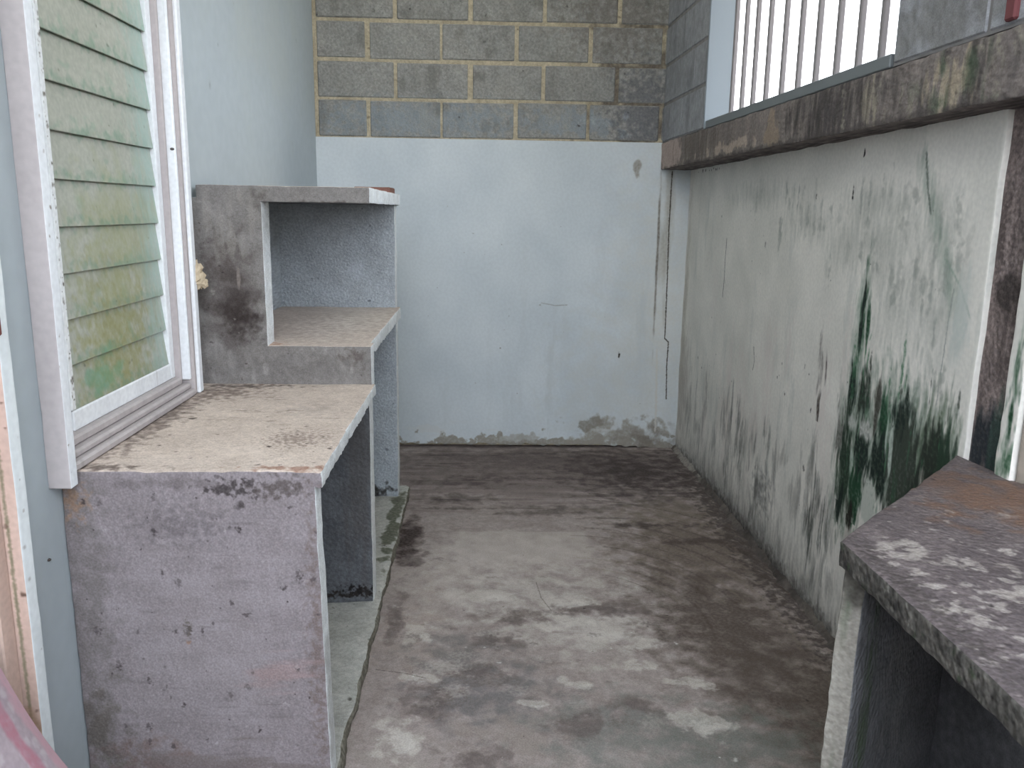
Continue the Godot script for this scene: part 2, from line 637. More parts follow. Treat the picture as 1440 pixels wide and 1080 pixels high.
	t.specks(30, 0.6, 2.2, 1.6, 3.0, 0.002, 0.008, c8(222, 219, 213), 0.8, 43)
	t.specks(60, 0.6, 0.3, 1.9, 3.0, 0.002, 0.006, c8(56, 50, 48), 0.8, 44)
	# wet stain against the plinth
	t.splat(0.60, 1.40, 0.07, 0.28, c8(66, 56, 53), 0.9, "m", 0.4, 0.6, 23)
	t.line([Vector2(0.59, 2.42), Vector2(0.68, 2.44), Vector2(0.75, 2.47)], 0.002, c8(84, 76, 72), 0.4)
	t.line([Vector2(1.12, 1.82), Vector2(1.13, 1.95), Vector2(1.16, 2.05)], 0.002, c8(100, 91, 86), 0.35)
	var m := mat(t, 0.85, 0.08, "n")
	var fl := put("floor", cast(Vector3(-0.1, -0.12, -0.1), Vector3(3.3, 0.0, 3.6), {"*": [m, t]}, 0.004, 0.0, 0.003, 0.06))
	structure(fl, "stained grey-brown cement floor between the counters", "floor")
	var yt := Tx.new(0, 0, 2, 2, 256)
	yt.base(c8(140, 134, 126), c8(112, 107, 101), "m", 1.0, 0.08, 77)
	var ym := mat(yt, 0.95, 0.1)
	var yard := begin()
	bevel(yard, Vector3(-14, -0.24, 3.6), Vector3(16, -0.01, 22), 0.01, yt)
	bevel(yard, Vector3(3.3, -0.24, -14), Vector3(16, -0.01, 3.6), 0.01, yt)
	structure(put("floor_yard", yard.commit(), ym), "plain concrete ground of the yard outside the wash area", "ground")


func build_back_wall() -> void:
	var wall := group_node("wall_back")
	structure(wall, "back wall, white plaster below and bare grey concrete blocks above", "wall")
	# plaster
	var t := Tx.new(-0.05, -1.8, 2.25, 0.02, 340)
	t.base(c8(208, 214, 217), c8(198, 205, 209), "c", 1.0, 0.02, 8)
	t.splat(1.95, -0.8, 0.4, 1.1, c8(206, 200, 187), 0.6, "m", 0.3, 1.4, 1)
	t.splat(1.6, -0.35, 0.35, 0.5, c8(198, 199, 194), 0.4, "m", 0.7, 1.0, 2)
	t.strokes(16, 0.6, -1.5, 2.0, -0.2, 0.03, 0.25, c8(190, 195, 196), 0.3, "w", 3)
	t.splat(1.95, -1.35, 0.035, 0.5, c8(150, 142, 128), 0.5, "v", 0.6, 0.7, 4)
	t.splat(1.77, -1.62, 0.02, 0.06, c8(128, 118, 106), 0.6, "m", 0.8, 0.6, 5)
	# peeled foot of the wall
	t.splat(1.2, 0.0, 1.1, 0.07, c8(150, 145, 136), 0.95, "m", 0.9, 0.15, 6)
	t.splat(1.72, -0.06, 0.3, 0.11, c8(156, 150, 140), 0.8, "m", 0.9, 0.4, 7)
	t.splat(1.55, -0.14, 0.1, 0.035, c8(138, 132, 122), 0.75, "m", 1.0, 0.35, 8)
	t.splat(1.15, -0.06, 0.12, 0.025, c8(172, 170, 164), 0.8, "m", 1.0, 0.2, 9)
	t.splat(0.62, -0.11, 0.1, 0.02, c8(205, 208, 208), 0.7, "m", 1.0, 0.2, 10)
	t.splat(1.9, -0.05, 0.2, 0.1, c8(110, 101, 93), 0.5, "m", 0.8, 0.9, 11)
	t.strokes(14, 0.5, -0.2, 1.9, -0.06, 0.05, 0.008, c8(206, 208, 206), 0.5, "m", 12)
	# rub marks and dots
	t.specks(26, 0.6, -1.4, 1.9, -0.2, 0.002, 0.006, c8(110, 104, 98), 0.8, 13)
	t.splat(1.71, -0.56, 0.006, 0.018, c8(52, 46, 42), 0.9, "f", 0.6, 0.5, 14)
	t.line([Vector2(1.25, -0.86), Vector2(1.33, -0.845), Vector2(1.4, -0.85)], 0.003, c8(150, 150, 148), 0.5)
	# dark smear and crack of the corner column
	t.splat(1.904, -1.25, 0.010, 0.42, c8(112, 105, 96), 0.8, "w", 0.3, 0.7, 15)
	t.splat(1.905, -0.85, 0.008, 0.28, c8(118, 111, 102), 0.7, "w", 0.4, 0.8, 16)
	t.line([Vector2(1.965, -1.6), Vector2(1.963, -1.3), Vector2(1.97, -0.9), Vector2(1.972, -0.66), Vector2(1.995, -0.64), Vector2(1.992, -0.5), Vector2(2.0, -0.3)], 0.0035, c8(60, 54, 48), 0.85, 16)
	t.line([Vector2(1.93, -0.6), Vector2(1.94, -0.3), Vector2(1.945, -0.1)], 0.008, c8(205, 202, 194), 0.5, 17)
	var pm := mat(t, 0.75, 0.03, "m", false)
	# plaster with a ragged foot that leaves a dark gap over the floor
	var st := begin()
	var nx := 120
	var x0 := 0.0
	var x1 := 2.2
	for i in nx:
		var xa := lerpf(x0, x1, float(i) / nx)
		var xb := lerpf(x0, x1, float(i + 1) / nx)
		var fa := foot(xa)
		var fb := foot(xb)
		var ys := [1.0, 0.06]
		tri(st, t, 2, Vector3(xa, PANEL_T, 0), Vector3(xb, PANEL_T, 0), Vector3(xb, 0.1, 0), Vector3.BACK)
		tri(st, t, 2, Vector3(xa, PANEL_T, 0), Vector3(xb, 0.1, 0), Vector3(xa, 0.1, 0), Vector3.BACK)
		tri(st, t, 2, Vector3(xa, 0.1, 0), Vector3(xb, 0.1, 0), Vector3(xb, fb, 0.002), Vector3.BACK)
		tri(st, t, 2, Vector3(xa, 0.1, 0), Vector3(xb, fb, 0.002), Vector3(xa, fa, 0.002), Vector3.BACK)
		tri(st, t, 2, Vector3(xa, fa, 0.002), Vector3(xb, fb, 0.002), Vector3(xb, fb, -0.05), Vector3.DOWN)
		tri(st, t, 2, Vector3(xa, fa, 0.002), Vector3(xb, fb, -0.05), Vector3(xa, fa, -0.05), Vector3.DOWN)
		tri(st, t, 2, Vector3(xa, PANEL_T, 0), Vector3(xb, PANEL_T, 0), Vector3(xb, PANEL_T, -0.05), Vector3.UP)
		tri(st, t, 2, Vector3(xa, PANEL_T, 0), Vector3(xb, PANEL_T, -0.05), Vector3(xa, PANEL_T, -0.05), Vector3.UP)
	put("plaster", st.commit(), pm, wall, "white painted plaster peeling along the floor")
	# mortar bed and core
	var mt := Tx.new(-0.1, -3.0, 2.2, -1.7, 300)
	mt.base(c8(200, 188, 163), c8(180, 168, 145), "m", 1.0, 0.08, 21)
	mt.specks(120, 0.0, -3.0, 2.0, -1.75, 0.004, 0.02, c8(112, 102, 86), 0.7, 22)
	mt.splat(1.75, -1.95, 0.3, 0.5, c8(104, 96, 88), 0.8, "m", 0.7, 0.6, 23)  # mortar darkened along with the sooty, shaded right corner
	var mm := mat(mt, 0.95, 0.3, "f")
	boxes("mortar", [[Vector3(0.0, PANEL_T, -0.12), Vector3(2.2, ROOF, -0.006)]], mm, wall, 0.001, mt, "tan mortar between the blocks")
	boxes("core", [[Vector3(-0.1, -0.1, -0.2), Vector3(2.3, PANEL_T, -0.05)], [Vector3(-0.1, PANEL_T, -0.2), Vector3(2.3, ROOF, -0.12)]], mm, wall, 0.001, mt)
	# blocks
	var bt := Tx.new(-0.05, -3.0, 2.1, -1.7, 380)
	bt.base(c8(164, 162, 157), c8(146, 146, 143), "n", 1.0, 0.1, 31)
	bt.splat(0.55, -1.85, 0.8, 0.13, c8(140, 150, 158), 0.65, "n", 0.6, 0.7, 32)
	bt.splat(1.45, -1.85, 0.25, 0.08, c8(146, 156, 165), 0.6, "m", 0.8, 0.4, 33)
	bt.strokes(50, 0.0, -2.6, 1.9, -1.8, 0.03, 0.09, c8(168, 167, 160), 0.35, "v", 34)
	bt.strokes(40, 0.0, -2.6, 1.9, -1.8, 0.05, 0.06, c8(108, 106, 102), 0.45, "v", 35)
	bt.splat(1.8, -1.9, 0.22, 0.3, c8(96, 97, 104), 0.5, "n", 0.7, 0.6, 36)  # soot and the shade of the right corner, both painted in
	bt.splat(1.65, -2.4, 0.4, 0.25, c8(116, 109, 103), 0.55, "n", 0.7, 0.9, 37)
	bt.splat(1.48, -1.86, 0.05, 0.02, c8(170, 175, 178), 0.7, "f", 0.8, 0.6, 38)
	bt.specks(90, 0.0, -2.6, 1.9, -1.76, 0.002, 0.01, c8(70, 68, 66), 0.7, 39)
	bt.specks(60, 0.0, -2.6, 1.9, -1.76, 0.002, 0.01, c8(168, 164, 156), 0.6, 40)
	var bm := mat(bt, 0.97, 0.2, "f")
	var rg := RandomNumberGenerator.new()
	rg.seed = 9
	for row in 7:
		var y0 := PANEL_T + row * 0.2 + 0.008
		var y1 := y0 + 0.185
		var first := 0.285 if row % 2 == 0 else 0.435
		var js := [0.0]
		var x := first
		while x < 1.98:
			js.append(x)
			x += 0.4
		js.append(2.02)
		for k in js.size() - 1:
			var gap := rg.randf_range(0.008, 0.017)
			if (row == 2 and k == 2) or (row == 0 and k == 2):
				gap = 0.004
			var xa: float = js[k] + (0.02 if k == 0 else gap)
			var xb: float = js[k + 1] - (0.0 if k == js.size() - 2 else 0.007)
			if xb - xa < 0.03:
				continue
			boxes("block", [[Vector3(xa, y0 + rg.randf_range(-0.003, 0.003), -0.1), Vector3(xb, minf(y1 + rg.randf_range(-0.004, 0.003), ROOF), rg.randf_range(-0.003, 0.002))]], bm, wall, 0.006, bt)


func foot(x: float) -> float:
	var n := vary.get_noise_1d(x * 14.0) * 0.012 + vary.get_noise_1d(x * 60.0 + 40.0) * 0.006
	var f := 0.021 + n
	if x > 1.5:
		f -= (x - 1.55) * 0.05
	return clampf(f, 0.0, 0.034)


func build_right_wall() -> void:
	var wall := group_node("wall_right")
	structure(wall, "lower right wall of white plaster streaked with green mould", "wall")
	var t := Tx.new(-0.05, -1.66, 3.05, 0.02, 400)
	t.base(c8(228, 223, 215), c8(213, 209, 201), "c", 0.9, 0.03, 3)
	t.strokes(44, 0.1, -1.5, 2.9, -0.2, 0.03, 0.16, c8(186, 187, 181), 0.4, "w", 51)
	t.strokes(24, 0.4, -1.0, 2.4, -0.2, 0.06, 0.2, c8(214, 202, 196), 0.4, "w", 52)
	var grey := c8(112, 110, 106)
	var green := c8(36, 66, 46)
	var deep := c8(34, 44, 38)
	var moss := c8(58, 92, 66)
	# grime rising from the floor
	t.splat(1.3, 0.05, 1.7, 0.3, c8(126, 122, 118), 0.6, "w", 0.3, 0.9, 1)
	t.splat(1.3, 0.05, 1.7, 0.17, c8(88, 83, 80), 0.7, "w", 0.35, 0.9, 2)
	t.splat(1.3, 0.02, 1.8, 0.09, c8(66, 61, 58), 0.8, "n", 0.4, 0.8, 2)
	t.strokes(70, 0.15, -0.5, 2.3, -0.05, 0.03, 0.1, c8(118, 115, 111), 0.4, "w", 53)
	t.strokes(34, 0.9, -0.55, 2.2, -0.1, 0.02, 0.1, c8(88, 88, 84), 0.5, "w", 54)
	t.splat(0.1, -0.4, 0.16, 0.35, c8(150, 140, 134), 0.5, "w", 0.5, 0.9, 3)
	t.splat(0.04, -0.8, 0.06, 0.9, c8(172, 166, 154), 0.6, "w", 0.5, 0.9, 4)
	t.splat(1.5, -0.25, 0.12, 0.1, c8(98, 96, 94), 0.5, "n", 0.8, 0.9, 5)
	# grey film in runs on the upper part
	for q: Array in [[2.35, 1.3, 0.2, 0.16], [2.62, 1.36, 0.14, 0.12], [2.45, 1.12, 0.22, 0.14], [2.65, 1.1, 0.1, 0.16], [2.1, 1.28, 0.18, 0.1], [1.75, 1.35, 0.3, 0.08], [1.2, 1.45, 0.5, 0.06], [2.25, 1.42, 0.25, 0.06]]:
		t.splat(q[0], -q[1], q[2], q[3], c8(150, 153, 146), 0.4, "w", 0.6, 1.2, int(q[0] * 40))
		t.strokes(9, q[0] - q[2], -q[1] - q[3], q[0] + q[2], -q[1] + q[3], 0.014, 0.05, c8(122, 126, 119), 0.4, "n", int(q[0] * 70))
	# a slanted wash of green from the upper right
	for k in 9:
		t.splat(2.50 + k * 0.028, -1.52 + k * 0.045, 0.03 + k * 0.003, 0.05, c8(128, 145, 131), 0.4, "w", 0.6, 1.0, k * 5)
	t.line([Vector2(2.51, -1.54), Vector2(2.54, -1.45), Vector2(2.57, -1.38)], 0.006, c8(84, 92, 84), 0.35)
	t.line([Vector2(2.66, -1.27), Vector2(2.74, -1.21), Vector2(2.8, -1.14)], 0.005, c8(140, 156, 142), 0.3)
	# mould: thin films first, then the dark growth, then wiped light runs
	t.splat(2.24, -1.0, 0.05, 0.25, c8(124, 142, 126), 0.7, "w", 0.5, 0.9, 60)
	t.splat(2.26, -0.8, 0.12, 0.16, c8(110, 124, 110), 0.65, "w", 0.5, 0.8, 61)
	t.splat(2.5, -0.75, 0.3, 0.24, c8(104, 120, 106), 0.75, "w", 0.45, 0.7, 62)
	t.splat(2.25, -0.55, 0.12, 0.22, c8(98, 112, 98), 0.75, "w", 0.5, 0.7, 63)
	t.splat(2.72, -0.75, 0.13, 0.2, c8(92, 106, 88), 0.8, "w", 0.5, 0.7, 64)
	t.splat(2.25, -1.1, 0.018, 0.16, green, 0.85, "w", 0.7, 0.7, 65)
	t.splat(2.245, -1.06, 0.012, 0.12, deep, 0.9, "w", 0.6, 0.5, 66)
	t.splat(2.285, -1.05, 0.014, 0.08, green, 0.85, "w", 0.7, 0.6, 67)
	t.splat(2.22, -0.84, 0.03, 0.1, deep, 0.95, "w", 0.6, 0.5, 68)
	t.splat(2.3, -0.84, 0.05, 0.09, c8(48, 56, 48), 0.95, "w", 0.6, 0.5, 69)
	t.splat(2.39, -0.82, 0.028, 0.09, c8(72, 70, 64), 0.9, "w", 0.6, 0.5, 70)
	t.splat(2.44, -0.79, 0.035, 0.1, green, 0.9, "w", 0.6, 0.5, 71)
	t.splat(2.55, -0.81, 0.06, 0.1, deep, 0.97, "w", 0.5, 0.4, 72)
	t.splat(2.17, -0.68, 0.05, 0.12, c8(88, 88, 82), 0.75, "w", 0.6, 0.7, 73)
	t.splat(2.22, -0.58, 0.05, 0.2, c8(44, 58, 46), 0.95, "w", 0.55, 0.5, 74)
	t.splat(2.33, -0.66, 0.055, 0.12, deep, 0.97, "w", 0.5, 0.4, 75)
	t.splat(2.31, -0.52, 0.05, 0.13, green, 0.95, "w", 0.5, 0.5, 76)
	t.splat(2.29, -0.44, 0.035, 0.07, c8(38, 36, 30), 0.9, "w", 0.5, 0.5, 77)
	t.splat(2.21, -0.46, 0.03, 0.08, deep, 0.9, "w", 0.5, 0.5, 78)
	t.splat(2.44, -0.66, 0.06, 0.12, deep, 0.95, "w", 0.5, 0.4, 79)
	t.splat(2.58, -0.65, 0.1, 0.2, c8(60, 66, 58), 0.97, "w", 0.4, 0.3, 80)
	t.splat(2.73, -0.71, 0.1, 0.17, c8(46, 52, 44), 0.97, "w", 0.4, 0.35, 81)
	t.splat(2.77, -0.74, 0.06, 0.16, c8(44, 62, 48), 0.85, "w", 0.6, 0.6, 82)
	t.splat(2.64, -0.52, 0.1, 0.14, c8(44, 56, 46), 0.9, "w", 0.4, 0.5, 88)
	t.strokes(34, 2.17, -0.95, 2.8, -0.45, 0.006, 0.07, c8(66, 108, 78), 0.75, "n", 55)
	t.strokes(26, 2.17, -0.95, 2.8, -0.5, 0.005, 0.06, c8(30, 36, 30), 0.7, "n", 58)
	t.splat(2.675, -0.64, 0.012, 0.12, c8(176, 166, 160), 0.8, "w", 0.4, 0.5, 83)
	t.splat(2.50, -0.72, 0.012, 0.1, c8(186, 194, 184), 0.85, "w", 0.4, 0.5, 84)
	t.splat(2.47, -0.76, 0.008, 0.06, c8(176, 190, 176), 0.8, "w", 0.4, 0.5, 89)
	t.splat(2.405, -0.53, 0.045, 0.08, c8(190, 192, 183), 0.97, "w", 0.2, 0.2, 85)
	t.splat(2.27, -0.62, 0.016, 0.05, c8(168, 178, 166), 0.85, "w", 0.4, 0.5, 86)
	t.splat(2.34, -0.74, 0.045, 0.035, c8(190, 188, 182), 0.85, "w", 0.5, 0.5, 98)
	t.splat(2.25, -0.74, 0.03, 0.03, c8(190, 190, 184), 0.8, "w", 0.5, 0.5, 99)
	t.splat(2.3, -0.36, 0.05, 0.05, c8(184, 178, 170), 0.9, "w", 0.3, 0.4, 87)
	t.splat(2.26, -0.86, 0.006, 0.1, c8(180, 188, 180), 0.7, "w", 0.4, 0.5, 97)
	# dark runs left of the mould
	t.splat(1.97, -0.86, 0.02, 0.1, c8(116, 110, 106), 0.8, "w", 1.1, 1.11, 89)
	t.splat(1.985, -0.72, 0.016, 0.08, c8(70, 62, 58), 0.85, "w", 0.9, 0.95, 90)
	t.splat(2.02, -0.86, 0.008, 0.06, c8(96, 88, 84), 0.8, "w", 0.9, 0.95, 91)
	t.strokes(18, 1.95, -0.5, 2.2, -0.2, 0.012, 0.08, c8(78, 80, 76), 0.7, "w", 57)
	# lighter replastered tongue beside the column
	t.splat(2.76, -1.13, 0.045, 0.15, c8(192, 196, 190), 0.8, "w", 0.3, 0.55, 92)
	t.line([Vector2(2.715, -1.2), Vector2(2.705, -1.05), Vector2(2.7, -0.9)], 0.004, c8(150, 153, 147), 0.4)
	# drips, dots and insect marks
	t.line([Vector2(0.77, -1.26), Vector2(0.77, -1.12), Vector2(0.765, -0.98)], 0.004, c8(84, 82, 78), 0.75)
	t.line([Vector2(1.27, -0.82), Vector2(1.29, -0.76), Vector2(1.28, -0.72)], 0.003, c8(90, 84, 80), 0.7)
	t.specks(60, 0.2, -1.5, 2.8, -0.3, 0.002, 0.007, c8(60, 58, 54), 0.8, 58, 1.5)
	t.specks(10, 0.15, -1.6, 0.62, -1.585, 0.006, 0.012, c8(34, 30, 28), 0.95, 59)
	t.splat(2.1, -1.44, 0.006, 0.025, c8(52, 50, 46), 0.9, "f", 0.6, 0.5, 93)
	t.splat(2.15, -1.56, 0.006, 0.012, c8(50, 48, 44), 0.9, "f", 0.6, 0.5, 94)
	# strip beyond the column
	t.splat(3.0, -0.98, 0.018, 0.12, green, 0.9, "w", 1.0, 0.95, 95)
	t.splat(2.99, -0.86, 0.03, 0.06, moss, 0.8, "w", 1.0, 0.95, 96)
	t.splat(3.0, -1.25, 0.014, 0.2, moss, 0.7, "w", 1.0, 0.95, 97)
	var wm := mat(t, 0.85, 0.05, "w", false)
	put("plaster", cast(Vector3(WALL_R, -0.02, -0.05), Vector3(WALL_R + 0.13, BEAM_B + 0.02, 2.845), {"*": [wm, t]}, 0.004, 0.006, 0.004, 0.05), null, wall, "white plaster streaked with green mould")
	put("plaster", cast(Vector3(WALL_R, -0.02, 2.965), Vector3(WALL_R + 0.13, BEAM_B + 0.02, 3.02), {"*": [wm, t]}, 0.004, 0.006, 0.003, 0.03), null, wall)
	# raw column
	var ct := Tx.new(2.8, -1.7, 3.05, 0.02, 420)
	ct.base(c8(150, 135, 131), c8(112, 101, 99), "f", 1.2, 0.1, 9)
	ct.strokes(16, 2.84, -1.5, 2.98, -1.0, 0.02, 0.1, c8(84, 75, 73), 0.6, "w", 5)
	ct.strokes(10, 2.84, -1.4, 2.98, -0.95, 0.02, 0.08, c8(176, 160, 156), 0.55, "f", 6)
	ct.splat(2.9, -1.2, 0.05, 0.05, c8(60, 54, 52), 0.7, "m", 0.8, 0.5, 7)
	ct.splat(2.9, -0.86, 0.09, 0.11, c8(50, 54, 58), 0.95, "v", 0.7, 0.4, 8)
	ct.splat(2.95, -0.9, 0.04, 0.1, c8(64, 82, 74), 0.7, "v", 0.8, 0.5, 9)
	var cm := mat(ct, 0.95, 0.3, "f")
	put("column", cast(Vector3(WALL_R + 0.014, -0.02, 2.84), Vector3(WALL_R + 0.12, BEAM_B + 0.02, 2.97), {"*": [cm, ct]}, 0.004, 0.0, 0.002, 0.03), null, wall, "rough dark concrete column face between white plaster edges")
	# return wall behind the near counter
	var rt := Tx.new(2.0, -1.7, 3.4, 0.02, 200)
	rt.base(c8(142, 132, 121), c8(128, 119, 109), "c", 1.0, 0.05, 30)
	rt.splat(2.3, -0.8, 0.5, 0.05, c8(62, 54, 48), 0.9, "m", 0.8, 0.5, 31)
	var rm := mat(rt, 0.9, 0.05, "m", false)
	structure(boxes("wall_return", [[Vector3(WALL_R + 0.135, -0.02, 2.9), Vector3(3.3, BEAM_B, 3.012)], [Vector3(WALL_R + 0.012, -0.02, 3.0235), Vector3(3.3, BEAM_B, 3.028)], [Vector3(2.3, BEAM_B, 2.9), Vector3(3.3, ROOF, 3.012)]], rm, self, 0.003, rt), "beige plaster return wall behind the near counter", "wall")
	structure(boxes("added_wall_near", [[Vector3(-0.15, -0.02, 6.0), Vector3(3.3, 1.3, 6.12)]], rm, self, 0.003, rt), "low beige plaster wall added unseen behind the viewer to cut light", "wall")  # unseen wall, added to hold back light from behind the camera
	structure(boxes("wall_side", [[Vector3(3.2, -0.02, 3.014), Vector3(3.3, ROOF, 6.0)]], rm, self, 0.003, rt), "beige plaster side wall beyond the near counter", "wall")
	# mortar fillet along the floor
	var ft := Tx.new(-0.05, -0.1, 3.05, 0.1, 300)
	ft.base(c8(112, 104, 98), c8(80, 74, 70), "m", 1.2, 0.1, 44)
	ft.splat(0.3, -0.03, 0.4, 0.05, c8(160, 154, 146), 0.8, "m", 0.8, 0.5, 45)
	var fm := mat(ft, 0.95, 0.2, "m")
	var fs := begin()
	var nseg := 90
	for i in nseg:
		var za := 2.84 * i / nseg
		var zb := 2.84 * (i + 1) / nseg
		var ha := 0.026 + vary.get_noise_1d(za * 9.0) * 0.02
		var hb := 0.026 + vary.get_noise_1d(zb * 9.0) * 0.02
		var wa := 0.024 + vary.get_noise_1d(za * 12.0 + 80.0) * 0.02
		var wb := 0.024 + vary.get_noise_1d(zb * 12.0 + 80.0) * 0.02
		var o := Vector3(-1, 1, 0)
		var a0 := Vector3(WALL_R + 0.01, ha, za)
		var b0 := Vector3(WALL_R + 0.01, hb, zb)
		var a1 := Vector3(WALL_R - wa * 0.45, ha * 0.55, za)
		var b1 := Vector3(WALL_R - wb * 0.45, hb * 0.55, zb)
		var a2 := Vector3(WALL_R - wa, -0.004, za)
		var b2 := Vector3(WALL_R - wb, -0.004, zb)
		tri(fs, ft, 0, a0, b0, b1, o)
		tri(fs, ft, 0, a0, b1, a1, o)
		tri(fs, ft, 0, a1, b1, b2, o)
		tri(fs, ft, 0, a1, b2, a2, o)
	put("fillet", fs.commit(), fm, wall, "rough mortar fillet along the floor")

	# beam and blocks above
	wall = group_node("wall_right_upper")
	structure(wall, "upper right wall of grey blocks on a stained concrete beam", "wall")
	bend = "askew"
	var et := Tx.new(-0.05, -1.8, 4.65, -1.58, 400)
	et.base(c8(146, 136, 131), c8(118, 110, 107), "v", 1.0, 0.1, 14)
	et.splat(0.2, -1.68, 0.27, 0.14, c8(186, 168, 160), 0.95, "m", 0.3, 0.3, 1)
	et.line([Vector2(0.28, -1.74), Vector2(0.26, -1.69), Vector2(0.27, -1.63)], 0.004, c8(96, 84, 78), 0.7)
	et.splat(1.15, -1.645, 0.35, 0.022, c8(184, 168, 154), 0.85, "m", 1.1, 0.4, 2)
	et.splat(1.66, -1.68, 0.07, 0.06, c8(156, 140, 124), 0.85, "m", 1.0, 0.3, 3)
	et.splat(2.15, -1.68, 0.3, 0.13, c8(82, 77, 77), 0.8, "w", 0.6, 0.8, 4)
	et.splat(0.75, -1.69, 0.28, 0.09, c8(104, 96, 90), 0.6, "v", 0.8, 0.5, 5)
	et.splat(2.4, -1.67, 0.05, 0.07, c8(172, 162, 145), 0.75, "w", 0.9, 0.6, 6)
	et.splat(2.78, -1.67, 0.1, 0.07, c8(184, 170, 148), 0.75, "w", 1.0, 0.6, 7)
	et.strokes(40, 1.8, -1.75, 3.1, -1.62, 0.025, 0.06, c8(74, 70, 68), 0.7, "w", 8)
	et.strokes(24, 2.2, -1.74, 3.1, -1.62, 0.012, 0.03, c8(156, 150, 136), 0.7, "f", 9)
	et.strokes(14, 2.6, -1.74, 3.1, -1.62, 0.02, 0.04, c8(74, 88, 70), 0.7, "v", 10)
	et.strokes(18, 0.5, -1.74, 2.0, -1.62, 0.012, 0.05, c8(150, 140, 132), 0.5, "v", 11)
	et.splat(2.0, -1.615, 2.6, 0.012, c8(86, 80, 78), 0.6, "m", 0.9, 0.6, 12)
	var em := mat(et, 0.95, 0.25, "f")
	put("beam", cast(Vector3(UP_X, BEAM_B, -0.04), Vector3(UP_X + 0.3, BEAM_T, 4.6), {"*": [em, et]}, 0.005, 0.008, 0.004, 0.035), null, wall, "stained concrete beam with peeling mould")
	# upper block walls
	var bt := Tx.new(-0.1, -3.0, 4.7, -1.7, 200)
	bt.base(c8(164, 164, 168), c8(148, 149, 153), "n", 1.0, 0.06, 61)
	bt.splat(2.75, -1.85, 0.25, 0.12, c8(128, 126, 124), 0.6, "m", 0.9, 0.5, 62)
	bt.strokes(20, 0, -2.5, 0.8, -1.8, 0.03, 0.1, c8(118, 118, 122), 0.45, "v", 63)
	bt.strokes(20, 2.4, -2.5, 3.2, -1.8, 0.03, 0.1, c8(164, 164, 162), 0.4, "v", 64)
	var bm := mat(bt, 0.97, 0.3, "f")
	var mt := Tx.new(-0.1, -3.0, 4.7, -1.7, 120)
	mt.base(c8(138, 134, 132), c8(124, 121, 120), "m", 1.0, 0.08, 71)
	var mm := mat(mt, 0.95, 0.2, "f", false)
	boxes("mortar", [[Vector3(UP_X + 0.004, BEAM_T, -0.04), Vector3(UP_X + 0.105, ROOF, 0.806)], [Vector3(UP_X + 0.004, BEAM_T, 2.50), Vector3(UP_X + 0.105, ROOF, 4.6)], [Vector3(UP_X + 0.004, 2.95, 0.806), Vector3(UP_X + 0.105, ROOF, 2.50)]], mm, wall, 0.001, mt)
	for row in 7:
		var y0 := BEAM_T + row * 0.2 + 0.006
		var y1 := minf(y0 + 0.188, ROOF)
		var off := 0.0 if row % 2 == 0 else 0.2
		for sec: Array in [[0.005, 0.802, 0.4], [2.505, 4.59, 2.9]]:
			var z: float = sec[0]
			var e: float = sec[2] + off
			while z < sec[1] - 0.03:
				e = minf(e, sec[1])
				boxes("block", [[Vector3(UP_X, y0, z), Vector3(UP_X + 0.1, y1, e - (0.0 if e == sec[1] else 0.01))]], bm, wall, 0.005, bt)
				z = e
				e += 0.4
	# barred opening
	var win := group_node("window_2")
	structure(win, "barred opening high in the right block wall, open to the white sky", "window")
	var frame_m := plain(c8(142, 150, 156), 0.6)
	var rail_m := plain(c8(118, 122, 124), 0.6)
	boxes("frame_post", [[Vector3(UP_X - 0.004, BEAM_T + 0.002, 0.808), Vector3(UP_X + 0.108, 2.945, 0.822)]], frame_m, win, 0.002, null, "pale blue painted reveal post")
	boxes("frame_post", [[Vector3(UP_X + 0.02, BEAM_T + 0.002, 2.484), Vector3(UP_X + 0.095, 2.945, 2.498)]], frame_m, win, 0.002)
	boxes("frame_rail", [[Vector3(UP_X + 0.002, BEAM_T + 0.001, 0.823), Vector3(UP_X + 0.1, BEAM_T + 0.036, 2.483)]], rail_m, win, 0.003)
	boxes("frame_rail", [[Vector3(UP_X + 0.02, 2.915, 0.823), Vector3(UP_X + 0.1, 2.945, 2.483)]], rail_m, win, 0.003)
	var bar_m := plain(c8(140, 134, 134), 0.5)
	var st := begin()
	bend = ""
	bevel(st, Vector3(-0.009, 0.0, -0.0115), Vector3(0.009, 2.915 - BEAM_T - 0.036, 0.01), 0.003)
	var bar_mesh := st.commit()
	for z: float in [0.941, 1.077, 1.214, 1.362, 1.525, 1.678, 1.828, 1.985, 2.134, 2.274, 2.42]:
		var o := put("bar", bar_mesh, bar_m, win)
		o.position = Vector3(UP_X + 0.08 + UP_S * z, BEAM_T + 0.036, z)


